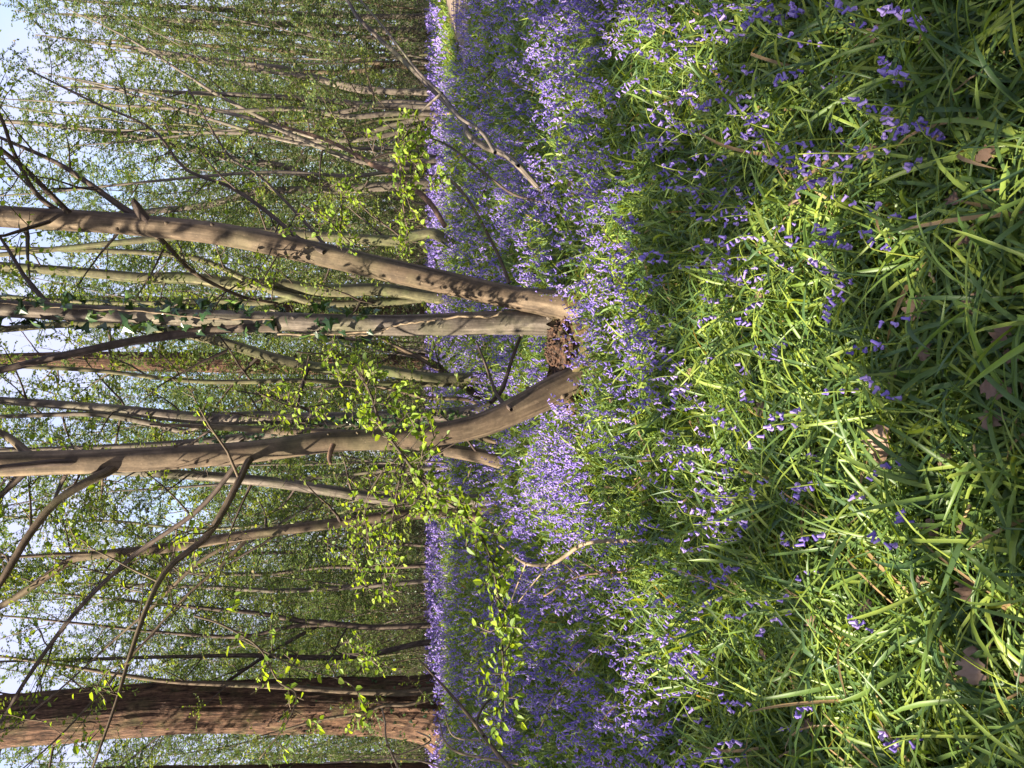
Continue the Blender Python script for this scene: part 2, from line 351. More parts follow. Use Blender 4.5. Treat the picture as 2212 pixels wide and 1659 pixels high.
def dpath(pts, Y, dY=0, n=None, ext=0, ground=False):   # picture polyline + widths -> 3-D path and radii
    k = len(pts); P = []; R = []
    for i_, q in enumerate(pts):
        y_ = Y+dY*i_/(k-1); p = pt(q[0], q[1], y_); P.append(p); R.append(q[2]/2/F*np.linalg.norm(p-np.array([0, 0, CAMZ])))
    if ext:
        d = norm(P[-1]-P[-2]); P.append(P[-1]+d*ext*.5); R.append(R[-1]*.75); P.append(P[-1]+norm(d+np.array([0, 0, .3]))*ext*.5); R.append(R[-1]*.35)
    if ground:
        g0 = P[0].copy(); g0[2] = gz(g0[0], g0[1])-.05; g0[:2] += (P[0]-P[1])[:2]*.1
        if P[0][2]-g0[2] > .02: P.insert(0, g0); R.insert(0, R[0]*1.2)
    n = n or max(12, len(P)*6); P = np.array(P); R = np.array(R)
    return spline(P, n), np.interp(np.linspace(0, len(P)-1, n), np.arange(len(P)), R)
# ---------------------------------------------------------------- main coppiced tree
base = gp(1262, 760); YB = base[1]-.02
S1 = dpath([(1262, 672, 84), (1225, 663, 68), (1160, 651, 56), (1100, 641, 51), (900, 597, 50), (700, 551, 49), (500, 510, 44), (280, 485, 40), (0, 467, 38)], YB+.0, .5, 90, 4.0)
S2 = dpath([(1250, 700, 60), (1175, 698, 54), (1100, 697, 52), (950, 701, 47), (800, 702, 43), (550, 692, 38), (300, 682, 33), (0, 666, 32)], YB+.22, .1, 80, 3.5)
S3 = dpath([(1275, 800, 90), (1246, 822, 76), (1190, 848, 66), (1121, 882, 58), (1027, 921, 52), (903, 944, 47), (778, 951, 46), (700, 956, 46), (500, 980, 46), (250, 995, 47), (0, 1003, 44)], YB+.05, -.3, 100, 4.0)
for s_ in (S1, S3, S2): KEEPLIT += [s_[0][i_] for i_ in range(4, len(s_[0])-16, 4)]
main = empty('coppiced_tree', (base[0], base[1], gz(base[0], base[1])), 'grey coppiced tree with three stems rising from a rotten mossy stump among bluebells', 'tree')
def knots(mb, P, R, n, rs):             # branch scars
    for _ in range(n):
        i_ = rs.integers(4, len(P)-18); a = rs.uniform(0, 2*np.pi); T = norm(P[i_+1]-P[i_]); A = norm(np.cross(T, [0, 0.3, 1.])); B = np.cross(T, A)
        o_ = A*math.cos(a)+B*math.sin(a); c = P[i_]+o_*R[i_]*.86
        tube(mb, [c, c+o_*R[i_]*.2+T*.004, c+o_*R[i_]*.27+T*.01], [R[i_]*.24, R[i_]*.15, R[i_]*.05], 7, var=0)
rs = np.random.default_rng(3)
def stemobj(S_, parent, mat, k=20, lump=.035, nk=12, seed=0):
    mb = MB(); tube(mb, S_[0], S_[1], k, lump=lump, seed=seed); knots(mb, S_[0], S_[1], nk, rs)
    return mb.build('stem', mat, parent)
st1 = stemobj(S1, main, M['bark'], seed=1); tag(st1, 'long smooth stem leaning to the right')
st2 = stemobj(S2, main, M['bark_grey'], seed=4); tag(st2, 'upright grey stem with pale vine and ivy')
st3 = stemobj(S3, main, M['bark'], seed=8); tag(st3, 'sunlit stem bowed out to the left')
def branch(parent, pts, Y, dY, mat=None, k=8, n=24, ext=0, name='branch', twigs=0, size=.05, tl=.4, leafpar=None, lump=.05, gap=.05):
    P, R = dpath(pts, Y, dY, n, ext); mb = MB(); tube(mb, P, R, k, lump=lump, seed=pts[0][0])
    lv = Leaves() if twigs else None
    if twigs: branchset(P, R, rs, mb, lv, twigs, tl*2, .1, 1, size, gap, 5, tl, (-.3, .9), 4)
    o = mb.build(name, mat or M['bark'], parent)
    if twigs: put_leaves(lv, 'leaves', M['hornbeam'], o)
    return o
y3 = YB-.1
branch(st2, [(600, 705, 24), (520, 708, 22), (470, 712, 20), (300, 735, 17), (150, 765, 15), (0, 800, 13), (-150, 835, 10)], YB+.25, .1, M['twig'], 10, 30)
branch(st3, [(275, 996, 22), (250, 1008, 20), (228, 1022, 18), (190, 1040, 17), (120, 1085, 15), (60, 1160, 14), (0, 1260, 12), (-80, 1370, 8)], y3-.1, -.4, twigs=4)
branch(st3, [(78, 994, 17), (55, 975, 15), (32, 955, 14), (0, 935, 13), (-100, 900, 9)], y3-.13, .4)
branch(st3, [(545, 985, 15), (530, 1008, 15), (510, 1050, 14), (450, 1155, 14), (365, 1225, 12), (320, 1305, 10), (280, 1420, 8), (250, 1520, 6), (200, 1659, 4)], y3-.1, -.9, twigs=7)
branch(st3, [(525, 985, 11), (430, 1100, 10), (290, 1200, 9), (170, 1315, 8), (65, 1455, 7), (0, 1565, 5)], y3+.05, .6, M['twig'], twigs=6)
branch(st3, [(720, 960, 12), (712, 985, 10), (714, 1002, 7)], y3-.18, -.1, M['peel'])
branch(st1, [(325, 488, 26), (305, 462, 19), (292, 440, 15), (288, 430, 6)], YB+.4, -.05, M['twig'])
branch(st1, [(315, 480, 18), (260, 445, 12), (190, 395, 10), (120, 350, 8), (30, 310, 6), (-40, 280, 4)], YB+.45, .3, M['twig'], twigs=7)
branch(st1, [(700, 545, 11), (640, 512, 9), (590, 468, 9), (500, 405, 8), (400, 365, 6), (330, 280, 5), (200, 220, 4), (60, 150, 3)], YB+.2, .9, M['twig'], twigs=10)
branch(st1, [(720, 550, 8), (640, 460, 6), (560, 380, 5), (490, 330, 4), (400, 180, 3)], YB+.3, 1.2, M['twig'], twigs=8)
branch(st1, [(330, 500, 12), (370, 540, 9), (420, 590, 8), (520, 640, 7), (600, 655, 5)], YB+.5, .9, M['bark'], twigs=5)
branch(st1, [(150, 472, 12), (80, 420, 9), (30, 330, 7), (0, 250, 6), (-60, 160, 4)], YB+.5, -.3, M['twig'], twigs=4)
branch(st3, [(1105, 885, 9), (1075, 855, 8), (1050, 790, 6), (1030, 740, 5)], y3-.1, .9, M['twig'])
branch(st3, [(1060, 870, 11), (1085, 840, 10), (1108, 770, 8), (1135, 700, 6)], YB+.2, .25, M['twig'])
# crown of the main tree (above the frame)
for st, S_ in ((st1, S1), (st2, S2), (st3, S3)):
    mb = MB(); lv = Leaves(); branchset(S_[0], S_[1], rs, mb, lv, 12, 1.8, .74, .99, .055, .06, 8, .5, (.1, 1.0), 4)
    o = mb.build('crown_branches', M['twig'], st); put_leaves(lv, 'leaves', M['hornbeam'], o, keep=sunkeep)
# stump: lumpy mossy collar with a rotten hollow
mb = MB(); th = np.linspace(0, 2*np.pi, 49)[:-1]; rows = []
for j, hh in enumerate(np.linspace(-.05, 1, 16)):
    fl = 1.25-.42*sst(0, .5, hh)+.02*math.sin(9*hh)
    rad_ = np.stack([.40*fl*np.cos(th)*(1+.08*np.sin(3*th+1)+.06*np.sin(7*th+hh*2)+.04*np.sin(13*th+hh*6)), .27*fl*np.sin(th)*(1+.08*np.sin(5*th+2)+.05*np.sin(11*th))], -1)
    top = .20+.07*np.sin(2*th+2.4)+.04*np.sin(5*th)+.03*np.sin(9*th+1)
    c = pt(1250, 765, YB+.18)
    rows.append(np.stack([c[0]+rad_[:, 0], c[1]+rad_[:, 1], base[2]+hh*top], -1))
for f in (.85, .6, .3):
    q = rows[15].copy(); q[:, :2] = c[:2]+(q[:, :2]-c[:2])*f; q[:, 2] -= .05+.08*(1-f)+.03*np.sin(7*th*f); rows.append(q)
V = np.array(rows); n_ = len(rows); i0 = np.arange(n_-1)[:, None]*48; j0 = np.arange(48)[None]; j1 = (j0+1) % 48
V = V+.012*np.sin(V[..., [1, 2, 0]]*55)+.008*np.sin(V[..., [2, 0, 1]]*120)
mb.add(V.reshape(-1, 3), np.stack([i0+j0, i0+j1, i0+48+j1, i0+48+j0], -1).reshape(-1, 4), uv=np.stack([np.broadcast_to(np.abs(th/np.pi-1), (n_, 48)), V[..., 2]], -1))
stump = mb.build('stump', M['moss'], main)
mb = MB()                                # roots/buttresses
for xd, yd, dx in ((1262, 660, .16), (1275, 720, .1), (1275, 790, .02), (1290, 840, -.1), (1262, 870, -.2)):
    a = pt(xd-35, yd, YB-.02); b = a+np.array([dx*.6, -.07, -.16]); c2 = a+np.array([dx*1.3, -.15, -.44])
    tube(mb, spline([a, b, c2], 8), np.linspace(.08, .03, 8), 14, lump=.2, seed=xd)
mb.build('root', M['moss'], main)
mb = MB(); c = pt(1222, 752, YB+.06); ua = np.linspace(0, 2*np.pi, 61)[:-1]; va = np.linspace(.02, np.pi-.02, 34); nC = 520
X3 = np.stack([np.sin(va)[:, None]*np.cos(ua)[None], np.sin(va)[:, None]*np.sin(ua)[None], np.cos(va)[:, None]*np.ones(60)[None]], -1)
q3 = sum(np.abs(np.sin(X3@norm(rs.normal(0, 1, 3))*f_+rs.uniform(0, 6)))*a_ for f_, a_ in ((5, .2), (7, .2), (11, .14), (16, .12), (23, .09), (31, .07), (47, .05)))
LP = c+X3*(.72+.75*(q3[..., None]-.3))*np.array([.27, .14, .16])
i0 = np.arange(33)[:, None]*60; j0 = np.arange(60)[None]; j1 = (j0+1) % 60
mb.add(LP.reshape(-1, 3), np.stack([i0+j0, i0+60+j0, i0+60+j1, i0+j1], -1).reshape(-1, 4))   # crumbling rotten wood between the stems
u = rs.random(nC); pos = LP.reshape(-1, 3)[rs.integers(0, LP.size//3, nC)]
shV = np.array([[-.5, 0, -.3], [.5, 0, -.2], [.35, 1, 0], [-.3, 1.1, .1], [0, .5, .45]]); shT = np.array([[0, 1, 4], [1, 2, 4], [2, 3, 4], [3, 0, 4]]); shQ = np.array([[0, 3, 2, 1]])
dv = norm(rs.normal(0, 1, (nC, 3))+[0, 0, .8])
stamp(mb, shV, shQ, shT, pos, frames(dv, norm(rs.normal(0, 1, (nC, 3)))), rs.uniform(.008, .03, nC), rs.random(nC))
tag(mb.build('rotten_wood', M['rot'], main, smooth=False), 'dark brown crumbling rotten wood between the stems')
# vines on stem 2
mb = MB()
for pts in ([(1085, 672, 4), (1060, 684, 5), (1000, 683, 5), (930, 692, 5), (880, 700, 5), (830, 714, 5), (700, 722, 4), (600, 722, 4)], [(940, 692, 4), (860, 702, 4), (800, 722, 3), (740, 725, 3)], [(590, 690, 3), (450, 688, 3), (300, 672, 3), (150, 666, 2), (0, 655, 2)]):
    P, R = dpath(pts, YB+.135, .12, 40); P = P+.004*np.sin(np.arange(40)[:, None]*[1.7, 2.1, 1.3]); tube(mb, P, R, 6)
iv = empty('ivy', pt(1085, 672, YB+.13), 'ivy with pale twisting vine and dark leaves climbing the middle stem', 'ivy')
mb.build('vine', M['vine'], iv)
def ivyleaves(P, R, n, size, rs, t0=0, t1=1, out=1.3):
    t = rs.uniform(t0, t1, n)*(len(P)-1.01); i_ = t.astype(int); f = (t-i_)[:, None]; p = P[i_]*(1-f)+P[i_+1]*f
    T = norm(P[i_+1]-P[i_]); a = norm(np.cross(T, rs.normal(0, 1, (n, 3)))); p = p+a*(R[i_]*rs.uniform(1.02, out, n))[:, None]
    d = norm(-T*rs.uniform(-.2, 1, n)[:, None]+rs.normal(0, .5, (n, 3))); nn = norm(a+rs.normal(0, .4, (n, 3)))
    mb = MB(); stamp(mb, IVY_V, None, IVY_T, p, frames(d, nn), size*rs.uniform(.5, 1.2, n), rs.random(n)); return mb
ivyleaves(S2[0], S2[1]+.015, 280, .10, rs, .44, .80, 1.9).build('leaves', M['ivy'], iv, smooth=False)
# ---------------------------------------------------------------- neighbouring trees traced from the picture
def trace_tree(label, stems, Y=None, dY=.3, mat='bark_grey', leaf=.066, nb=18, bl=1.6, gap=.028, cat='tree', name='tree', t0=.25, ntw=8, ext=3, k=10, group=None, tl=.5, far=False, lmat='tree_leaf'):
    b = gp(stems[0][0][0], stems[0][0][1]) if Y is None else None
    Yb = Y if Y is not None else b[1]
    b = pt(stems[0][0][0], stems[0][0][1], Yb); b[2] = gz(b[0], b[1])
    e = empty(name, b, label, cat, group); lv = Leaves(); bm = MB()
    for q, s_ in enumerate(stems):
        P, R = dpath(s_, Yb+.12*q, dY*(1 if q % 2 == 0 else -.6), None, ext, ground=(abs(s_[0][0]-stems[0][0][0]) < 45))
        if Yb < 11: KEEPLIT.extend(list(P[:-12:4]))
        mb = MB(); tube(mb, P, R, k, lump=.05, seed=s_[0][1]); mb.build('trunk', M[mat], e)
        branchset(P, R, rs, bm, lv, nb, bl, t0, .98, leaf, gap, ntw, tl, (.0, 1.1), 4)
    bm.build('branches', M['twig'], e)
    put_leaves(lv, 'crown', M[lmat], e, template=(FAR_V, FAR_Q, None) if far else (LEAF_V, LEAF_Q, None), keep=(lambda P_: sunkeep(P_, p_tr=.85)) if Yb < 14 else None)
    return e, (P, R)
T_ = trace_tree
T_('pair of pale thin stems curving up behind the bowed sunlit stem', [[(1100, 1000, 34), (1040, 985, 31), (980, 975, 28), (900, 960, 24), (780, 940, 20), (600, 930, 16)], [(1100, 968, 16), (1040, 945, 15), (980, 940, 14), (900, 948, 12)]], mat='bark', nb=3, ext=1.5)
e_, ivp = T_('forked grey tree with ivy between the middle stem and bowed stem', [[(1068, 880, 34), (1000, 893, 30), (900, 898, 29), (700, 905, 28), (560, 902, 27), (450, 905, 26), (330, 893, 22), (200, 880, 18), (0, 865, 15)], [(1060, 900, 18), (950, 905, 20), (800, 915, 20), (650, 928, 20), (430, 955, 16), (250, 965, 11), (50, 972, 8)], [(450, 910, 16), (400, 932, 12), (330, 915, 12), (200, 895, 10), (0, 900, 8)]], mat='bark_grey', nb=9, leaf=.05)
iv2 = empty('ivy', gp(1060, 905), 'dark ivy leaves sleeving a thin stem right behind the bowed stem', 'ivy')
Pq, Rq = dpath([(1050, 905, 20), (950, 905, 20), (800, 915, 20), (650, 928, 20), (430, 955, 16)], gp(1068, 880)[1]-.0, -.1, 40)
ivyleaves(Pq, Rq+.02, 420, .085, rs, .1, 1, 1.5).build('leaves', M['ivy'], iv2, smooth=False)
T_('thin pale stems bending low over bluebells between the two main stems', [[(1062, 872, 12), (1020, 850, 13), (980, 820, 12), (930, 780, 11), (870, 760, 9), (800, 740, 7), (700, 725, 6)], [(1058, 868, 12), (1010, 835, 12), (950, 800, 9), (900, 770, 8), (850, 745, 6)], [(1062, 880, 8), (1000, 862, 8), (930, 860, 8), (870, 848, 6), (800, 830, 5)]], mat='bark', nb=3, bl=.8, ext=.8, name='sapling')
T_('yellowish green barked tree seen between the leaning stem and middle stem', [[(985, 645, 30), (920, 640, 27), (820, 626, 27), (700, 628, 27), (600, 615, 25), (500, 612, 25), (400, 600, 24), (300, 600, 22), (200, 590, 19), (0, 575, 16)], [(985, 640, 14), (900, 648, 14), (800, 655, 15), (690, 655, 14), (630, 640, 15), (570, 622, 13), (430, 560, 12), (300, 545, 10), (150, 540, 8)], [(640, 640, 12), (560, 655, 11), (450, 650, 10), (250, 655, 8), (0, 640, 6)]], mat='bark_green', nb=9)
T_('kinked yellow stem standing just right of the leaning stem', [[(988, 535, 22), (940, 506, 24), (900, 508, 22), (860, 520, 24), (760, 515, 21), (650, 508, 19), (500, 500, 16), (300, 520, 13), (100, 540, 10)]], mat='bark_green', nb=12)
T_('dark forked tree with ivied upper limb right of the leaning stem', [[(945, 395, 22), (870, 400, 20), (750, 408, 18), (650, 410, 15), (550, 415, 14), (450, 442, 13), (320, 457, 11), (150, 470, 8)], [(760, 405, 18), (690, 395, 16), (620, 362, 15), (500, 343, 14), (380, 312, 13), (250, 288, 11), (90, 268, 9), (0, 262, 7)]], mat='bark_grey', nb=11, leaf=.055)
iv3 = empty('ivy', gp(945, 395), 'ivy clothing the upper right limb of the dark forked tree', 'ivy')
Pq, Rq = dpath([(560, 350, 15), (500, 343, 14), (380, 312, 13), (250, 288, 11), (90, 268, 9)], gp(945, 395)[1]+.1, -.15, 40)
ivyleaves(Pq, Rq+.06, 700, .12, rs, 0, 1, 2.6).build('leaves', M['ivy'], iv3, smooth=False)
T_('olive stem rising behind the middle stem and its side branch', [[(930, 815, 22), (820, 800, 22), (700, 795, 21), (600, 775, 20), (500, 745, 20), (420, 725, 18), (300, 705, 16), (150, 700, 14), (0, 712, 12)], [(930, 830, 10), (800, 830, 10), (650, 822, 10), (520, 825, 10), (400, 822, 9), (200, 800, 8), (0, 790, 7)]], mat='bark_green', nb=13, Y=10.5)
T_('straight grey stem left of the bowed stem sloping behind it', [[(1075, 1075, 32), (1040, 1080, 29), (980, 1085, 28), (900, 1084, 25), (825, 1078, 24), (650, 1050, 22), (500, 1033, 20), (300, 1020, 17), (100, 1012, 13)]], mat='bark_grey', nb=12)
T_('sunlit slim tree leaning left beside the straight grey stem', [[(1070, 1098, 26), (990, 1104, 24), (875, 1112, 24), (750, 1127, 22), (650, 1140, 21), (500, 1160, 20), (350, 1185, 20), (200, 1200, 17), (150, 1212, 16), (50, 1280, 13), (0, 1310, 11)], [(200, 1195, 8), (120, 1198, 7), (0, 1205, 5)], [(520, 1165, 9), (430, 1215, 7), (330, 1310, 6), (250, 1380, 4)], [(530, 1168, 8), (480, 1220, 6), (400, 1290, 5), (300, 1400, 4)]], mat='bark', nb=9)
T_('thin grey stem low behind leafy spray between the two sloping stems', [[(985, 1060, 12), (900, 1030, 11), (860, 1000, 10), (780, 1025, 9), (700, 1075, 7), (640, 1110, 6)], [(980, 1010, 10), (850, 1015, 9), (700, 1030, 8), (560, 1040, 6)]], mat='bark_grey', nb=6)
# coppice stools to the right
T_('clump of five slim coppice stems by the path bend', [[(966, 238, 14), (900, 232, 14), (800, 228, 13), (700, 216, 11), (570, 208, 10), (400, 200, 7)], [(966, 244, 12), (850, 245, 11), (750, 252, 10), (640, 235, 9), (480, 240, 7), (300, 230, 5)], [(968, 250, 11), (880, 262, 10), (780, 290, 9), (680, 305, 8), (560, 290, 7), (400, 285, 5)], [(968, 256, 13), (900, 276, 11), (790, 300, 10), (700, 300, 9), (600, 270, 8), (480, 210, 7), (400, 160, 5)], [(964, 232, 12), (850, 220, 10), (750, 240, 9), (600, 270, 8), (420, 290, 5)]], mat='bark_grey', nb=5, Y=19, far=True, leaf=.075)
T_('dark bent stem pair left of the path, before the far copse', [[(948, 200, 14), (870, 198, 13), (780, 195, 13), (720, 180, 12), (620, 150, 12), (500, 135, 10), (330, 110, 8)], [(945, 204, 9), (800, 190, 8), (650, 165, 8), (480, 140, 7)]], mat='bark_grey', nb=8, Y=22, far=True, leaf=.075)
T_('stiff grey trunk pair farthest right beyond the path', [[(930, 34, 9), (800, 36, 9), (650, 30, 9), (500, 22, 8), (300, 10, 7)], [(922, 68, 13), (800, 64, 12), (650, 54, 11), (500, 50, 10), (300, 40, 8)], [(930, 88, 8), (750, 78, 8), (560, 70, 7), (400, 60, 6)]], mat='bark_grey', nb=8, Y=30, far=True, leaf=.09)
T_('sunlit leaning stems crossing beyond the end of the path', [[(935, 130, 10), (850, 140, 10), (750, 156, 9), (600, 150, 8), (400, 120, 6)], [(935, 150, 9), (850, 142, 9), (700, 120, 9), (560, 105, 8), (380, 95, 6)]], mat='bark', nb=8, Y=30, far=True, leaf=.09)
T_('grey arching coppice stems left of the ivied fork tree', [[(950, 345, 11), (850, 355, 11), (760, 345, 10), (650, 300, 9), (560, 262, 8), (450, 235, 6)], [(950, 350, 9), (850, 368, 9), (760, 380, 8), (600, 372, 7), (450, 380, 6), (250, 400, 5)], [(948, 340, 8), (850, 322, 8), (740, 320, 8), (600, 300, 7), (400, 240, 5)]], mat='bark_grey', nb=6, Y=17, far=True, leaf=.07)
# slim dark trees to the left
for k_, (lab, stems_, yy) in enumerate([
    ('dark slim tree forking low, midway along the open left gap', [[(905, 1352, 12), (800, 1355, 12), (700, 1345, 12), (640, 1340, 10), (560, 1325, 9), (400, 1310, 7), (200, 1290, 5)], [(760, 1350, 9), (640, 1352, 8), (520, 1375, 8), (350, 1366, 6), (200, 1350, 5)], [(700, 1345, 8), (600, 1400, 7), (480, 1480, 6), (380, 1560, 4)]], 19),
    ('dark stem curving at its foot nearest the big brown trunk', [[(905, 1390, 12), (850, 1403, 11), (780, 1416, 10), (700, 1421, 10), (550, 1416, 9), (400, 1418, 7), (150, 1425, 5)]], 19),
    ('upright thin dark stem in the middle of the left gap', [[(915, 1255, 9), (815, 1264, 10), (700, 1272, 10), (590, 1276, 9), (450, 1268, 8), (200, 1262, 5)]], 22),
    ('first of two thin dark poles left of the sloping slim tree', [[(925, 1180, 7), (860, 1176, 7), (700, 1190, 7), (500, 1196, 6), (300, 1200, 5)]], 27),
    ('second thin dark pole with a slight bow in left gap', [[(920, 1222, 8), (800, 1226, 8), (700, 1225, 7), (560, 1240, 7), (350, 1235, 5)]], 24),
    ]):
    T_(lab, stems_, mat='twig' if k_ != 2 else 'bark_grey', nb=9, Y=yy, far=True, leaf=.08, group='slim dark trees in the left gap')
# big fibrous brown trunks
def big_trunk(label, pts, Y, k=72, n=150):
    P, R = dpath(pts, Y, .2, n, 5, ground=True); b = P[0].copy(); b[2] = gz(b[0], b[1])
    e = empty('old_tree', b, label, 'tree'); mb = MB()
    T = norm(np.gradient(P, axis=0)); A = norm(np.cross(T, [0, 1, 0.])); B = np.cross(T, A); th = np.arange(k)*2*np.pi/k
    L = np.concatenate([[0], np.cumsum(np.linalg.norm(np.diff(P, axis=0), axis=1))])[:, None]
    rid = np.abs(np.sin(th*11+.5*np.sin(L*1.3+th*2)+.3*L))*.35+np.abs(np.sin(th*17+.8*np.sin(L*.9+th*3)))*.35+.3*np.abs(np.sin(th*23-.4*L+np.sin(L*2)))
    fl = 1+.25*np.exp(-L/.5)*(1+.5*np.sin(th*5))
    RR = R[:, None]*fl*(.84+.22*rid+.03*np.sin(th*3+L*.4))
    V = P[:, None]+RR[..., None]*(A[:, None]*np.cos(th)[None, :, None]+B[:, None]*np.sin(th)[None, :, None])
    i0 = np.arange(n-1)[:, None]*k; j0 = np.arange(k)[None]; j1 = (j0+1) % k
    mb.add(V.reshape(-1, 3), np.stack([i0+j0, i0+j1, i0+k+j1, i0+k+j0], -1).reshape(-1, 4), uv=np.stack([np.broadcast_to(np.abs(th/np.pi-1)*2, V.shape[:2]), np.broadcast_to(L, V.shape[:2])], -1))
    mb.build('trunk', M['deep'], e)
    bm = MB(); lv = Leaves(); branchset(P, R*.25, rs, bm, lv, 10, 3.0, .6, .98, .09, .12, 9, .9, (.1, .9), 5)
    bm.build('branches', M['twig'], e); put_leaves(lv, 'crown', M['wood_leaf'], e, template=(FAR_V, FAR_Q, None))
    return e, P, R
bt = big_trunk('massive old tree with furrowed reddish brown bark at the left', [(962, 1532, 126), (900, 1526, 112), (700, 1523, 100), (500, 1527, 93), (350, 1531, 90), (0, 1560, 84)], gp(962, 1530)[1]+.5)
big_trunk('old brown tree cut by the lower picture edge left of the massive one', [(945, 1706, 90), (800, 1704, 88), (500, 1706, 80), (200, 1712, 75)], 20)
big_trunk('slim reddish brown tree seen between middle stem and bowed stem', [(928, 790, 54), (800, 788, 44), (500, 784, 40), (200, 780, 36)], 31)
big_trunk('reddish brown tree half hidden right behind the middle stem', [(928, 662, 44), (800, 662, 36), (500, 660, 32), (200, 655, 28)], 33)
yb = bt[1][0][1]-.75
T_('silvery slim stem growing up against the massive brown trunk', [[(965, 1488, 15), (900, 1494, 13), (850, 1497, 12), (700, 1490, 11), (600, 1483, 10), (480, 1478, 9), (350, 1470, 8), (150, 1440, 6)]], Y=yb, dY=.1, mat='bark', nb=5, t0=.5, bl=1.0, name='sapling')
T_('thin wriggling sapling across the foot of the massive trunk', [[(1000, 1500, 7), (955, 1503, 7), (920, 1512, 8), (880, 1522, 7), (830, 1524, 6), (780, 1540, 6), (700, 1553, 5), (600, 1580, 4)]], Y=yb-.2, dY=.1, mat='bark', nb=5, t0=.2, bl=.8, ext=.5, name='sapling')
iv4 = empty('ivy', bt[1][4], 'scattered ivy leaves on the massive brown trunk', 'ivy')
ivyleaves(bt[1], bt[2]*1.1, 260, .11, rs, .02, .35, 1.05).build('leaves', M['ivy'], iv4, smooth=False)
# ---------------------------------------------------------------- loose branches and sprays in front
def loose(name, label, segs, Y, dY, mat, leaves=0, size=.05, cat='branch', tl=.3, k=8, leafmat='hornbeam', gap=.04):
    b = pt(segs[0][0][0], segs[0][0][1], Y); e = empty(name, b, label, cat); mb = MB(); lv = Leaves()
    for q, s_ in enumerate(segs):
        P, R = dpath(s_, Y, dY, max(14, 5*len(s_)))
        if leaves > 5: KEEPLIT.extend(list(P[::3]))
        tube(mb, P, R, k, lump=.08, seed=q+s_[0][1])
        if leaves: branchset(P, R, rs, mb, lv, leaves, tl, .05, 1, size, gap, 2, tl*.6, (-1.0, .6), 3); leafy(P[len(P)//4:], lv, rs, size, gap*1.1)
    mb.build('wood', mat, e)
    if leaves: put_leaves(lv, 'leaves', M[leafmat], e)
    return e
def YG(xd, yd): return gp(xd, yd)[1]
y0 = YG(1275, 580)
loose('leaning_branch', 'long bare grey branch leaning from bluebells up to the right corner', [[(1282, 590, 10), (1262, 575, 11), (1258, 510, 10), (1248, 488, 11), (1190, 435, 11), (1106, 345, 12), (1050, 318, 14), (1010, 290, 13), (1000, 262, 11), (925, 185, 10), (860, 120, 9), (780, 45, 8), (750, 0, 7), (700, -60, 8)],
      [(1070, 330, 9), (1040, 285, 8), (990, 250, 7), (955, 205, 6), (900, 150, 5), (830, 60, 4), (760, -20, 3)], [(955, 200, 5), (900, 250, 4), (850, 300, 3), (800, 350, 2)], [(1120, 358, 8), (1085, 330, 7), (1065, 315, 5)]], y0, 2.2, M['bark_grey'], cat='branch')
loose('thin_branch', 'thin dark branch arching over bluebells from the leaning stem', [[(1100, 612, 8), (1080, 560, 7), (1050, 500, 7), (1020, 445, 6), (985, 400, 7), (948, 372, 6)]], YB+.3, .5, M['bark'], leaves=1)
loose('thin_branch', 'wiry dark branch crossing right of the arching one', [[(1180, 438, 5), (1110, 420, 5), (1060, 385, 5), (1010, 345, 5), (960, 310, 4), (900, 290, 3)]], y0+.6, .8, M['twig'], leaves=2)
loose('broken_branch', 'reddish peeling branch hanging broken right of the kinked stem', [[(962, 490, 10), (930, 440, 12), (880, 395, 13), (850, 372, 12), (810, 358, 12), (780, 340, 8), (700, 300, 7), (600, 270, 5)]], 9.0, .6, M['peel'], leaves=3)
loose('broken_branch', 'short splintered orange branch stub low left of bowed stem', [[(1050, 1128, 10), (1030, 1120, 22), (1005, 1118, 24), (995, 1122, 12)]], 7.9, .2, M['peel'])
loose('leafy_spray', 'long drooping spray of fresh leaves crossing the bowed stem', [[(770, 800, 4), (800, 850, 5), (825, 920, 5), (875, 990, 6), (930, 1060, 6), (1000, 1110, 6), (1050, 1180, 5), (1075, 1280, 5), (1085, 1400, 4), (1092, 1540, 3)]], 4.5, -.5, M['twig'], leaves=80, size=.055, tl=.27, gap=.024)
loose('leafy_spray', 'fresh leafy twigs hanging left of the bowed stem at its middle', [[(880, 985, 4), (860, 1050, 4), (850, 1110, 4), (835, 1200, 3), (828, 1290, 3)], [(900, 1000, 4), (925, 1060, 3), (930, 1130, 3)], [(830, 1010, 3), (790, 1090, 3), (800, 1190, 2)]], 4.7, .1, M['twig'], leaves=19, size=.046, tl=.22, gap=.035)
loose('leafy_spray', 'cluster of bright leaves dangling before the path side bluebells', [[(790, 350, 4), (850, 330, 4), (900, 350, 4), (930, 385, 3), (945, 420, 3)], [(860, 320, 3), (880, 290, 3), (920, 270, 3)], [(860, 340, 3), (870, 380, 3), (880, 430, 3)]], 5.0, .2, M['twig'], leaves=18, size=.05, tl=.2, gap=.04)
loose('leafy_spray', 'small leafy twig hanging just right of the leaning stem', [[(735, 400, 3), (738, 440, 3), (735, 505, 3)], [(650, 440, 3), (700, 470, 3), (760, 530, 3)], [(870, 440, 3), (880, 500, 3), (875, 540, 2)]], 5.6, .2, M['twig'], leaves=17, size=.046, tl=.18, gap=.04)
loose('leafy_spray', 'leafy twigs hanging between middle stem and bowed stem', [[(700, 840, 4), (760, 835, 3), (800, 870, 3), (870, 850, 2)], [(640, 760, 3), (720, 770, 3), (790, 800, 2)], [(560, 850, 3), (640, 880, 3), (720, 870, 2)]], 5.4, .3, M['twig'], leaves=19, size=.046, tl=.22, gap=.04)
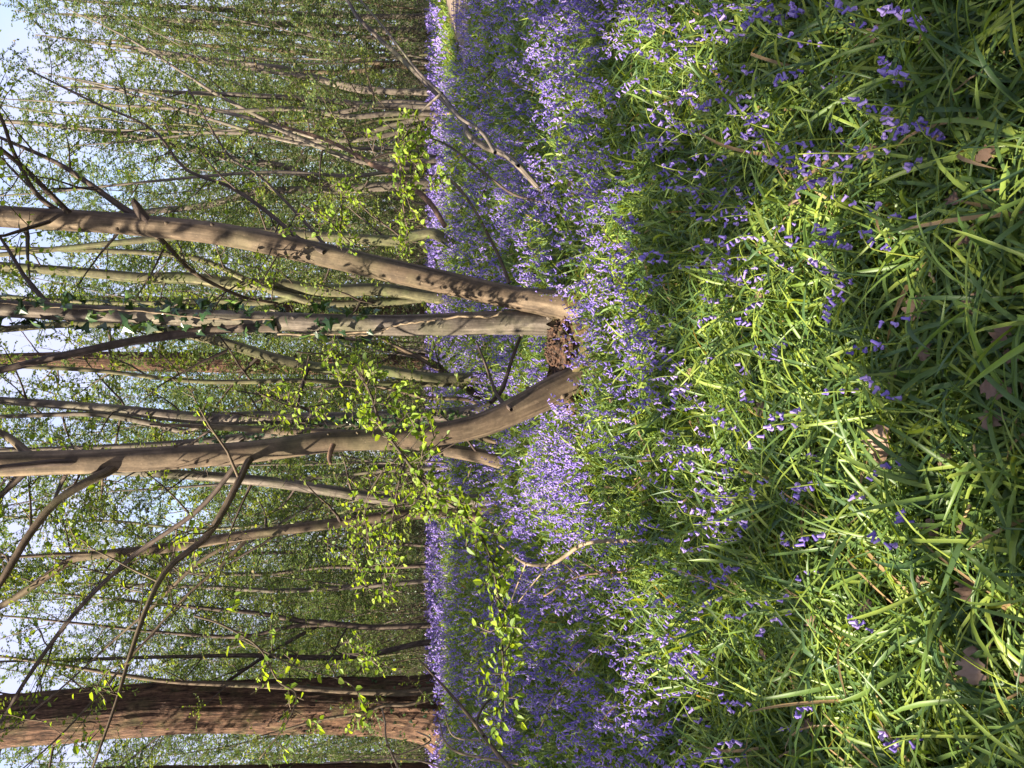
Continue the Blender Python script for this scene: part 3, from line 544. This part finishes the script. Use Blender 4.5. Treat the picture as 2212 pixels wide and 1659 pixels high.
loose('leafy_spray', 'sparse leafy twig hanging over the massive brown trunk', [[(420, 1330, 5), (480, 1350, 4), (560, 1400, 4), (600, 1470, 4), (640, 1500, 4), (620, 1560, 3), (560, 1640, 3)], [(520, 1380, 3), (640, 1440, 3), (760, 1480, 2), (780, 1550, 2)]], 4.0, -.2, M['bark'], leaves=7, size=.05, tl=.2, gap=.05)
loose('leafy_spray', 'leafy twigs hanging in front of the left gap', [[(760, 1150, 3), (830, 1160, 3), (850, 1230, 3), (830, 1300, 3)], [(700, 1170, 3), (760, 1200, 3), (800, 1280, 2)], [(820, 1440, 3), (790, 1420, 2), (740, 1410, 2)]], 5.6, .2, M['twig'], leaves=19, size=.046, tl=.2, gap=.04)
yt = YG(1456, 1200)
loose('bare_twig', 'curved bare twig standing out of the bluebells left of centre', [[(1470, 1205, 5), (1440, 1185, 6), (1406, 1170, 7), (1326, 1168, 8), (1261, 1175, 8), (1225, 1198, 8), (1190, 1218, 7), (1136, 1217, 7), (1080, 1178, 4)], [(1190, 1218, 4), (1160, 1250, 3), (1120, 1300, 2)], [(1136, 1217, 3), (1115, 1270, 3), (1100, 1310, 2)]], yt, .9, M['vine'], cat='twig')
loose('bare_twig', 'thin reddish forked twig beside the curved bare twig', [[(1400, 1215, 4), (1340, 1235, 4), (1250, 1245, 4), (1175, 1288, 3)], [(1250, 1245, 3), (1215, 1215, 3)], [(1300, 1238, 3), (1240, 1205, 2)]], yt+.2, .7, M['peel'], cat='twig')
loose('bare_twig', 'long thin twig with a few leaves slanting over left bluebells', [[(1385, 1300, 4), (1340, 1350, 4), (1260, 1430, 4), (1200, 1500, 3), (1160, 1590, 3)]], YG(1385, 1300), .8, M['bark'], leaves=3, tl=.12, gap=.07, cat='twig')
loose('bare_twig', 'grey straight branch slanting at the foot of the massive trunk', [[(1110, 1670, 9), (1060, 1610, 8), (1000, 1530, 7), (905, 1425, 3)], [(1045, 1590, 6), (1030, 1560, 5), (1045, 1525, 5), (1060, 1510, 4)]], 6.2, .8, M['bark'], cat='branch')
loose('bare_twig', 'tangle of pale wiry stems at the lower left corner', [[(1120, 1650, 5), (1060, 1640, 5), (990, 1625, 5), (960, 1600, 4), (950, 1560, 3)], [(860, 1659, 5), (835, 1600, 4), (832, 1560, 4), (825, 1530, 3)], [(835, 1610, 4), (860, 1630, 3), (930, 1600, 3), (900, 1580, 2)], [(1040, 1600, 4), (980, 1590, 3), (960, 1540, 3)], [(1000, 1680, 4), (930, 1650, 4), (860, 1640, 3), (700, 1648, 3)]], 7.5, .5, M['vine'], cat='twig')
loose('leafy_sapling', 'small bright leafed seedling shoots among bluebells near the stump', [[(1380, 640, 4), (1340, 610, 4), (1320, 570, 3)], [(1400, 655, 3), (1370, 560, 3), (1320, 520, 3), (1300, 490, 2)], [(1420, 700, 3), (1370, 700, 3), (1340, 660, 2)]], YG(1400, 640), .1, M['twig'], leaves=6, size=.04, tl=.1, gap=.035, cat='plant')
# ---------------------------------------------------------------- background trees (copied)
def proto(kind, label, seed):
    r = np.random.default_rng(seed); e = empty('young_tree', (0, 0, 0), label, 'tree', 'young trees of the wood behind')
    ns = 1 if kind == 0 else r.integers(2, 4); bm = MB(); lv = Leaves()
    for s_ in range(ns):
        az = r.uniform(0, 6.28); out = 0 if ns == 1 else r.uniform(.08, .25); H = r.uniform(11, 16)
        P = wander([.15*s_*math.cos(az), .15*s_*math.sin(az), -.1], [math.cos(az)*out, math.sin(az)*out, 1], H, 16, r, .085, .03)
        R = np.linspace(r.uniform(.022, .052), .007, 17); P2 = spline(P, 40); R2 = np.interp(np.linspace(0, 16, 40), np.arange(17), R)
        mb = MB(); tube(mb, P2, R2, 7, lump=.05, seed=s_); mb.build('trunk', M[['bark_grey', 'bark', 'bark_grey', 'bark_green'][seed % 4]], e)
        branchset(P2, R2, r, bm, lv, 34 if ns == 1 else 19, 2.6, .08, .98, .078, .024, 15, 1.0, (.1, 1.1), 3, k2=2)
    bm.build('branches', M['twig'], e); put_leaves(lv, 'crown', M['wood_leaf'], e, template=(FAR_V, FAR_Q, None)); return e
labs = ['slender straight young tree somewhere in the thick of the wood behind', 'young coppice clump of thin stems deep in the wood behind']
protos = [proto(0, labs[0], 11), proto(1, labs[1], 12), proto(0, labs[0], 13), proto(1, labs[1], 14), proto(0, labs[0], 15), proto(1, labs[1], 18)]
r = np.random.default_rng(21); spots = []; tries = 0
while len(spots) < 104 and tries < 6000:
    tries += 1; y_ = 13+37*r.random()**.75; x_ = r.uniform(-1, 1)*(.55*y_+3)
    if min([9]+[math.hypot(x_-a, y_-b) for a, b in spots]) < 1.5: continue
    xd, yd = proj(np.array([x_, y_, 1.]))
    if y_ < 21 and (1150 < yd < 1650 or yd < 230): continue
    if y_ < 25 and yd < 160: continue
    spots.append((x_, y_))
for k_, (x_, y_) in enumerate(spots):
    o = protos[k_] if k_ < 6 else copy_tree(protos[k_ % 6])
    o.location = (x_, y_, gz(x_, y_)); o.rotation_euler = (0, 0, r.uniform(0, 6.28)); s_ = r.uniform(.8, 1.2); o.scale = (s_, s_, s_)
# shrubs under the trees
def shrub(x_, y_, h, rad, n, mat, label, rr):
    b = np.array([x_, y_, gz(x_, y_)]); e = empty('shrub', b, label, 'shrub', 'shrubs of the understorey'); mb = MB(); lv = Leaves()
    for _ in range(n):
        a = rr.uniform(0, 6.28); P = wander(b+[.1*math.cos(a), .1*math.sin(a), 0], [math.cos(a)*rr.uniform(.1, rad/h*1.2), math.sin(a)*rr.uniform(.1, rad/h*1.2), 1], h*rr.uniform(.5, 1.1), 6, rr, .15, 0)
        tube(mb, P, np.linspace(.015, .004, 7), 4, cap=False)
        branchset(P, np.full(7, .01), rr, mb, lv, 7, rad*.7, .1, 1, .085, .075, 4, .4, (-.2, .9), 3, k2=2)
    mb.build('stems', M['twig'], e); put_leaves(lv, 'foliage', M[mat], e, template=(FAR_V, FAR_Q, None))
    return e
r = np.random.default_rng(5)
sh = [shrub(0, 0, 2.6, 1.4, 7, 'wood_leaf', 'bushy green undergrowth shrub at the back of the wood', r), shrub(0, 0, 1.6, 1.2, 6, 'holly', 'dark evergreen undergrowth shrub at the back of the bluebells', r), shrub(0, 0, 3.4, 1.6, 8, 'wood_leaf', 'bushy green undergrowth shrub at the back of the wood', r)]
for k_ in range(165):
    o = sh[k_] if k_ < 3 else copy_tree(sh[k_ % 3]); y_ = r.uniform(29, 52) if k_ > 14 else r.uniform(23, 30); x_ = r.uniform(-1, 1)*(.52*y_+2)
    if k_ > 14 and k_ % 3 == 1: y_ = r.uniform(36, 47)
    s_ = 1
    if k_ > 95: y_ = r.uniform(25, 38); x_ = r.uniform(-1, 1)*.55*y_; s_ = r.uniform(.25, .75)
    o.location = (x_, y_, gz(x_, y_)); o.rotation_euler = (0, 0, r.uniform(0, 6.28)); o.scale = (s_, s_, s_)
# far wood, reads as one mass
r = np.random.default_rng(8); mb = MB(); n = 250000
y_ = r.uniform(52, 92, n); x_ = r.uniform(-1, 1, n)*(.62*y_); hmax = 22+4.5*nz(x_, y_, 9, 9)-12*np.exp(-((x_/y_+.29)/.08)**4)
z_ = gz(x_, y_)+hmax*r.random(n)**1.1*(1+.18*r.random(n)); k = (nz(x_, z_*1.3, 3.0, 11)+.5*nz(x_, z_, 1.2, 12) > -1.0+.055*z_)
p = np.stack([x_, y_, z_], -1)[k]; nn = len(p)
stamp(mb, FAR_V, FAR_Q, None, p, frames(norm(r.normal(0, 1, (nn, 3))), norm(r.normal(0, 1, (nn, 3)))), r.uniform(.14, .34, nn), r.random(nn))
for _ in range(240):
    yy = r.uniform(50, 90); xx = r.uniform(-.6, .6)*yy; H = r.uniform(9, 19)
    P = wander([xx, yy, gz(xx, yy)], [r.normal(0, .08), 0, 1], H, 8, r, .05, .02); tube(mb, P, np.linspace(r.uniform(.08, .2), .03, 9), 5, mat=1, cap=False)
    for _b in range(5):
        q = P[r.integers(2, 8)]; W = wander(q, [r.normal(0, 1), 0, .8], r.uniform(2, 5), 4, r, .15, .02); tube(mb, W, np.linspace(.05, .015, 5), 3, mat=1, cap=False)
tag(mb.build('far_wood', [M['wood_leaf'], M['bark_grey']], smooth=False), 'distant mass of trees and fresh leaves beyond the bluebells', 'wood', kind='stuff')
# ---------------------------------------------------------------- unseen trees added left and behind the camera, crowns shaped to dapple the ground
r = np.random.default_rng(31)
tp = [(-7.5, -3.0), (-11.0, 1.0), (-9.5, 5.2), (-14.5, 4.5), (-5.0, -7.0), (-12.5, -3.5)]; N = 98000
gx = r.uniform(-8.5, 8.5, N); gy = r.uniform(.3, 15, N); hh = r.uniform(6.5, 10.5, N); hh = np.where(gy > 9, np.maximum(hh, 8.5+(gy-9)*.35), hh)
p = np.stack([gx+S[0]*hh/S[2], gy+S[1]*hh/S[2], hh], -1)
c_ = nz(gx, gy, .8, 20) > -.75
p = p[c_]; p = p[sunkeep(p)]  # added leaves are culled wherever a sun patch is wanted
xd, yd = proj(p); vis = (p[:, 1] > 0.5) & (xd > -60); p = p[~vis]
tp_ = np.array(tp); own = np.argmin(np.linalg.norm(p[:, None, :2]-tp_[None], axis=2), axis=1)
for q, (x_, y_) in enumerate(tp):
    e = empty('added_shade_tree', (x_, y_, gz(x_, y_)), 'unseen tree added outside the picture on the left to dapple the ground', 'tree', 'added shade trees outside the picture')
    mb = MB(); P = wander([x_, y_, -.1], [0, 0, 1], 11, 14, r, .05, .02); tube(mb, P, np.linspace(.17, .03, 15), 10); mb.build('trunk', M['bark'], e)
    pp = p[own == q]; mb = MB()
    for _ in range(16):
        if len(pp) == 0: break
        t = pp[r.integers(len(pp))]; s_ = P[r.integers(6, 13)]; tube(mb, spline([s_, (s_+t)/2+[0, 0, .5], t], 8), np.linspace(.04, .006, 8), 5)
    if mb.n: mb.build('branches', M['twig'], e)
    mb = MB(); k_ = len(pp)
    stamp(mb, LEAF_V, LEAF_Q, None, pp, frames(norm(r.normal(0, 1, (k_, 3))), norm(r.normal(0, .5, (k_, 3))+S)), r.uniform(.10, .17, k_), r.random(k_))
    if k_: mb.build('crown', M['holly'], e, smooth=False)
# ---------------------------------------------------------------- bluebell leaves (carpet)
def scatter(y0_, y1_, per_m2, r, margin=1.0):
    A = (y1_-y0_)*(.56*(y0_+y1_)+2*margin); n = int(A*per_m2)
    y = y0_+(y1_-y0_)*r.random(n); wmax = .56*y1_+margin; x = r.uniform(-wmax, wmax, n); y = y0_+(y1_-y0_)*r.random(n)
    n2_ = int(2*wmax*(y1_-y0_)*per_m2); x = r.uniform(-wmax, wmax, n2_); y = y0_+(y1_-y0_)*r.random(n2_)
    k = np.abs(x) < .56*y+margin; return x[k], y[k]
def onpath(x, y):
    xd, yd = proj(np.stack([x, y, gz(x, y)], -1))
    lo = np.interp(yd, [-260, 0, 60, 125, 150], [968, 966, 982, 1000, 1004]); hi = np.interp(yd, [-260, 0, 60, 130, 152], [1030, 1012, 1010, 1008, 1005])
    return (xd > lo-3) & (xd < hi+9) & (yd < 150)
def verge(x, y):
    xd, yd = proj(np.stack([x, y, gz(x, y)], -1))
    a = ((xd > 938) & (xd < 968+np.clip(yd, 0, 150)*.3) & (yd < 175)).astype(float)
    b = np.exp(-(((xd-1035)/25)**2+((yd-1300)/110)**2)*1.2)*.9
    c = np.exp(-(((xd-1130)/55)**2+((yd-170)/130)**2))*.75
    d = np.exp(-(((xd-1230)/30)**2+((yd-60)/60)**2))*.5
    return np.clip((a*.6+b+c+d)*(.8+.5*nz(x, y, 1.2, 50)), 0, 1)
def straps(mb, x, y, r, L, W, seg, clump=.05, fold=True, var=(.0, .95), flat=0., base_e=(.75, 1.45), bend=(.5, 2.6)):
    n = len(x); az = r.uniform(0, 2*np.pi, n)+1.5*nz(x, y, .7, 15); e0 = r.uniform(*base_e, n)-flat; bd = r.uniform(*bend, n)
    Lr = L*r.uniform(.55, 1.25, n); Wr = W*r.uniform(.45, 1.35, n); p = np.stack([x, y, gz(x, y)-.01], -1)
    tw = r.normal(0, .9, n); azd = r.normal(0, .7, n); kink = (r.random(n) < .38)*r.uniform(.8, 1.7, n); kt = r.uniform(.35, .8, n)
    out = []; cur = p.copy(); tt = np.linspace(0, 1, seg+1)
    for j, t in enumerate(tt):
        e = e0-bd*t**1.2-kink*(t > kt); a = az+azd*t
        d = np.stack([np.cos(a)*np.cos(e), np.sin(a)*np.cos(e), np.sin(e)], -1)
        if j: cur = cur+d*(Lr/seg)[:, None]
        gzz = gz(cur[:, 0], cur[:, 1])+.006; cur[:, 2] = np.maximum(cur[:, 2], gzz)
        s_ = np.stack([-np.sin(a+tw*t), np.cos(a+tw*t), np.sin(tw*t)*.6], -1); up = np.cross(d, s_)
        wd = (Wr*.5*min(1, .55+t*2)*(1-max(0, t-.55)/.45*.0)*(1 if t < .6 else math.sqrt(max(0.0, 1-((t-.6)/.4)**2))+.03))[:, None]
        if fold: out += [cur+s_*wd+up*wd*.35, cur, cur-s_*wd+up*wd*.35]
        else: out += [cur+s_*wd, cur-s_*wd]
    k = 3 if fold else 2; V = np.stack(out, 1); m_ = (seg+1)*k; fq = []
    for j in range(seg):
        for c in range(k-1): fq.append([j*k+c, j*k+c+1, (j+1)*k+c+1, (j+1)*k+c])
    Q = (np.array(fq)[None]+(np.arange(n)*m_)[:, None, None]).reshape(-1, 4)
    v = np.where(r.random(n) < .018, 1.0, r.uniform(*var, n)*.9)
    mb.add(V.reshape(-1, 3), Q, var=np.repeat(v, m_))
def notin(x, y, c, rx, ry): return ((x-c[0])/rx)**2+((y-c[1])/ry)**2 > 1
r = np.random.default_rng(41); mb = MB(); stc = pt(1250, 765, YB+.18)
def clumped(x, y, r, q=.6, s=.05):      # pull leaves of one bulb together
    k = r.random(len(x)) < q; cell = .16; cx = np.floor(x/cell); cy = np.floor(y/cell)
    h1 = np.modf(np.abs(np.sin(cx*12.9898+cy*78.233)*43758.5453))[0]; h2 = np.modf(np.abs(np.sin(cx*39.3467+cy*11.135)*24634.6345))[0]
    return np.where(k, (cx+h1)*cell+r.normal(0, s*.4, len(x)), x), np.where(k, (cy+h2)*cell+r.normal(0, s*.4, len(x)), y)
for (a, b, den, L, W, seg, fold) in ((.9, 3.2, 2700, .34, .0102, 7, True), (3.2, 5.5, 2000, .30, .0108, 5, True), (5.5, 10, 1150, .28, .0125, 4, False), (10, 18, 330, .28, .022, 3, False), (18, 30, 110, .28, .035, 2, False), (30, 52, 42, .28, .06, 2, False)):
    x, y = scatter(a, b, den, r, 1.2); x, y = clumped(x, y, r)
    k = ((y < 34) | (r.random(len(x)) < .5)) & notin(x, y, stc, .42, .40) & (notin(x, y, stc+[0, -.5, 0], .42, .42) | (r.random(len(x)) < .3)) & ~onpath(x, y) & (r.random(len(x)) < .82+.3*nz(x, y, .5, 30)); x, y = x[k], y[k]
    straps(mb, x, y, r, L, W, seg, fold=fold, flat=.1 if a < 3 else 0)
tag(mb.build('bluebell_leaves', M['blade']), 'dense carpet of arching green strap leaves', 'foliage', kind='stuff')
# ---------------------------------------------------------------- bluebells
def bell_template(k, rings):
    V = []; Q = []
    for s_, rd in rings:
        for j in range(k): a = 2*np.pi*j/k; V.append([math.cos(a)*rd, s_, math.sin(a)*rd])
    for i_ in range(len(rings)-1):
        for j in range(k): Q.append([i_*k+j, i_*k+(j+1) % k, (i_+1)*k+(j+1) % k, (i_+1)*k+j])
    return np.array(V), np.array(Q)
BELL = bell_template(6, [(0, .05), (.08, .14), (.5, .16), (.8, .17), (.97, .23), (.86, .30)])
BELLM = bell_template(4, [(0, .1), (.45, .17), (1, .30)])
BELLF = bell_template(3, [(0, .15), (1, .45)])
def bdens(x, y):
    d = np.hypot(x, y); v = np.interp(d, [0, 2.2, 2.7, 3.3, 4.0, 4.8, 6, 9, 16, 21, 28, 34], [30, 48, 68, 86, 94, 92, 86, 64, 50, 34, 14, 8])
    xd, yd = proj(np.stack([x, y, gz(x, y)+.2], -1))
    v = v*np.clip(.8+1.0*nz(x, y, 1.2, 33)+.5*nz(x, y, .35, 34)+.4*nz(x, y, 3.5, 37), .04, 2.5)*np.where(yd < 450, 1.15, 1)
    v = v*(1-.5*np.exp(-(((xd-1560)/90)**2+((yd-900)/150)**2)))
    return v*(1-.97*verge(x, y))*(1-sst(-1.5, 1.5, y-35-9*nz(x, y*0, 7, 44)-4*nz(x, y*0, 2.5, 45)))
def stems(x, y, r, h=.33):
    n = len(x); az = r.uniform(0, 2*np.pi, n); H = h*r.uniform(.65, 1.3, n); lean = r.uniform(.05, .3, n)
    D = np.stack([np.cos(az), np.sin(az), 0*az], -1); P = []
    for t in (0, .3, .6, .8, .93, 1.0):
        fw = lean*H*t**1.5+H*.16*max(0, (t-.75)/.25)**1.6; up = H*(t-.05*max(0, (t-.7)/.3)**2*1.5)
        P.append(np.stack([x, y, gz(x, y)], -1)+D*fw[:, None]+np.stack([0*up, 0*up, up], -1))
    return np.stack(P, 1), D
def bellpos(P, D, r, K):
    n = len(P); out = []
    for q in range(K):
        t = .60+.40*(q+r.random(n)*.7)/K; idx = np.interp(t, [0, .3, .6, .8, .93, 1], np.arange(6)); i_ = np.minimum(idx.astype(int), 4); f = (idx-i_)[:, None]; a = np.arange(n)
        p = P[a, i_]*(1-f)+P[a, i_+1]*f
        d = norm(D*r.uniform(.1, 1.0, n)[:, None]+r.normal(0, .45, (n, 3))+np.array([0, 0, -.75])); off = norm(D*.7+r.normal(0, .5, (n, 3)))*.006
        out.append((p+off, d))
    return out
xs_, ys_ = scatter(1.75, 5.2, 420, r, .3)
k = (r.random(len(xs_)) < bdens(xs_, ys_)/420*1.0) & notin(xs_, ys_, stc+[0, -.12, 0], .46, .36) & (notin(xs_, ys_, stc+[0, -.6, 0], .42, .42) | (r.random(len(xs_)) < .3)); xs_, ys_ = xs_[k], ys_[k]
xd, yd = proj(np.stack([xs_, ys_, gz(xs_, ys_)+.26], -1)); inf = (xd < DW+20) & (yd > -20) & (yd < DH+20)
order = np.argsort(np.where(inf, np.hypot(xs_, ys_), 99)); ind = order[:300]; rest = order[300:]
bellmeshes = []
for q in range(3):
    b_ = MB(); V = BELL[0].copy(); V[:, [0, 2]] *= 1+.12*q; V[:, 0] += .05*(q-1)*V[:, 1]**2; b_.add(V, BELL[1], var=[.2, .55, .9][q]); o_ = b_.build('bell', M['bell']); bellmeshes.append(o_.data); bpy.data.objects.remove(o_)
def bluebell(x, y, seed):
    rr = np.random.default_rng(seed); P, D = stems(np.array([x]), np.array([y]), rr, .31)
    e = empty('bluebell', (x, y, gz(x, y)), 'violet blue bluebell on a pale arching stalk in the near green leaves', 'flower', 'bluebells nearest the camera')
    b_ = MB(); tube(b_, spline(P[0], 12), np.linspace(.0028, .0016, 12), 5, var=rr.random()); b_.build('stalk', M['stalk'], e)
    for p, d in bellpos(P, D, rr, int(rr.integers(4, 9))):
        o = bpy.data.objects.new('bell', bellmeshes[rr.integers(3)]); COL.objects.link(o); o.parent = e
        fm = frames(d, norm(rr.normal(0, 1, (1, 3))))[0]; s_ = rr.uniform(.020, .026); o.matrix_local = Matrix.Translation(Vector((p[0]-np.array(e.location)).tolist())) @ Matrix(fm.tolist()).to_4x4() @ Matrix.Scale(s_, 4)
    return e
bp = [bluebell(xs_[ind[q]], ys_[ind[q]], 500+q) for q in range(26)]
for q in range(26, 300):
    o = copy_tree(bp[q % 26]); x_, y_ = xs_[ind[q]], ys_[ind[q]]; o.location = (x_, y_, gz(x_, y_)); o.rotation_euler = (r.normal(0, .07), r.normal(0, .07), r.uniform(0, 6.28))
    s_ = r.uniform(.8, 1.15); o.scale = (s_, s_, s_)
def carpet(mb, x, y, r, K, tmpl, sr, bs, sides=3):
    P, D = stems(x, y, r); n = len(x); rr_ = np.linspace(sr, sr*.6, 6)
    th = np.arange(sides)*2*np.pi/sides; off = np.stack([np.cos(th), np.sin(th), 0*th], -1)
    V = P[:, :, None, :]+off[None, None]*rr_[None, :, None, None]; i_ = np.arange(5)[:, None]*sides; j = np.arange(sides)[None]
    q = np.stack([i_+j, i_+(j+1) % sides, i_+sides+(j+1) % sides, i_+sides+j], -1).reshape(-1, 4); m_ = 6*sides
    mb.add(V.reshape(-1, 3), (q[None]+(np.arange(n)*m_)[:, None, None]).reshape(-1, 4), var=np.repeat(r.random(n), m_), mat=1)
    pv = r.random(n)
    for p, d in bellpos(P, D, r, K):
        stamp(mb, tmpl[0], tmpl[1], None, p, frames(d, norm(r.normal(0, 1, (n, 3)))), bs*r.uniform(.8, 1.2, n), np.clip(pv*.7+.3*r.random(n), 0, 1), mat=0)
mb = MB(); carpet(mb, xs_[rest], ys_[rest], r, 7, BELL, .0018, .0235)
for a, b, mul, K, tm, sr, bs in ((5.2, 9, 1, 7, BELLM, .002, .027), (9, 16, .75, 5, BELLM, .003, .032), (16, 28, .42, 4, BELLF, .004, .055), (28, 52, .15, 4, BELLF, .006, .07)):
    x, y = scatter(a, b, 320*mul, r, 1.2); k = (r.random(len(x)) < bdens(x, y)/320) & ~onpath(x, y) & notin(x, y, stc+[0, -.12, 0], .46, .36) & (notin(x, y, stc+[0, -.6, 0], .42, .42) | (r.random(len(x)) < .3)); carpet(mb, x[k], y[k], r, K, tm, sr, bs)
tag(mb.build('bluebell_carpet', [M['bell'], M['stalk']]), 'sea of violet bluebells spreading through the wood', 'flowers', kind='stuff')
# ---------------------------------------------------------------- dead leaves
def deadleaf(r):
    V = []; n = 14
    for i_ in range(n+1):
        t = i_/n; wd = .34*math.sin(math.pi*min(1, t*.95+.04))**.7*(1+.32*math.sin(t*22+1))
        for c in (-1, -.5, 0, .5, 1): V.append([wd*c*(1+.1*r.normal()), t, .22*(c*wd*2)**2+.15*math.sin(t*4+r.uniform(0, .5))+.03*r.normal()])
    Q = [[a*5+b, a*5+b+1, a*5+b+6, a*5+b+5] for a in range(n) for b in range(4)]
    return np.array(V), np.array(Q)
dl = [('large pale brown dead oak leaf lying on the leaves low centre', 1912, 915, .105, .8), ('pinkish dead leaf standing in the brightest sun patch', 1728, 448, .075, .9), ('dark brown curled dead leaf low on the left', 2090, 1300, .07, .2), ('pale crumpled dead leaf near the bottom left bluebells', 2110, 1480, .09, .85),
      ('curled tan dead leaf caught in the bluebells right of stump', 1240, 405, .09, .6)]
r = np.random.default_rng(61)
gen = [(1650, 1395), (1900, 1010), (2100, 680), (1965, 690), (2150, 320), (1905, 320), (2180, 700), (2200, 780), (2050, 980), (1980, 1250), (1640, 900), (1490, 795), (1325, 860), (1880, 1330), (1390, 1060), (1760, 1330), (2190, 1450), (1740, 1560), (1520, 420), (1880, 90), (1700, 350), (1610, 300), (2010, 1120), (2110, 530), (2185, 850), (1560, 170), (2090, 1160), (1995, 780), (2160, 1660), (1930, 830), (2060, 420), (2130, 930), (1650, 640)]
for q, it in enumerate(dl+[(None, a, b, r.uniform(.04, .075), .1+r.random()*.6) for a, b in gen]):
    lab, a, b, s_, v = it; p = gp(a, b); dirv = norm(ray(a, b)); p = p-dirv*.16/abs(dirv[2])*.7
    TV, TQ = deadleaf(r); mb = MB(); d = norm(np.array([r.normal(), r.normal()*.6, r.normal()*.35])[None]); nn = norm(np.array([r.normal(0, .4), -.5, 1.])[None])
    stamp(mb, TV, TQ, None, p[None], frames(d, nn), np.array([s_]), np.array([v]))
    o = mb.build('dead_leaf', M['dead'], loc=p.tolist())
    tag(o, lab or 'small brown dead leaf caught among the green strap leaves', 'leaf', 'dead leaves lying in the grass')
r = np.random.default_rng(71)
for a, b in [(1545, 345), (1560, 350), (2145, 340), (1985, 1270), (2195, 905), (1700, 1262), (2010, 590), (2016, 300), (1478, 842), (2102, 960), (1890, 1500), (2080, 1120), (1740, 1080), (1620, 1180)]:
    p = gp(a, b); dirv = norm(ray(a, b)); p = p-dirv*.17/abs(dirv[2])*.75; mb = MB()
    d = np.array([r.normal(), r.normal()*.6, r.normal()*.4]); P = wander(p, d, r.uniform(.035, .055), 12, r, .22, -.05)
    tube(mb, P, .0032*(1+.35*np.sin(np.arange(13)*2.4)), 7, lump=.15, var=.7)
    tag(mb.build('catkin', M['catkin'], loc=p.tolist()), 'small tan fallen catkin lying across the green strap leaves', 'catkin', 'fallen catkins on the leaves')
print('objects', len(bpy.data.objects))
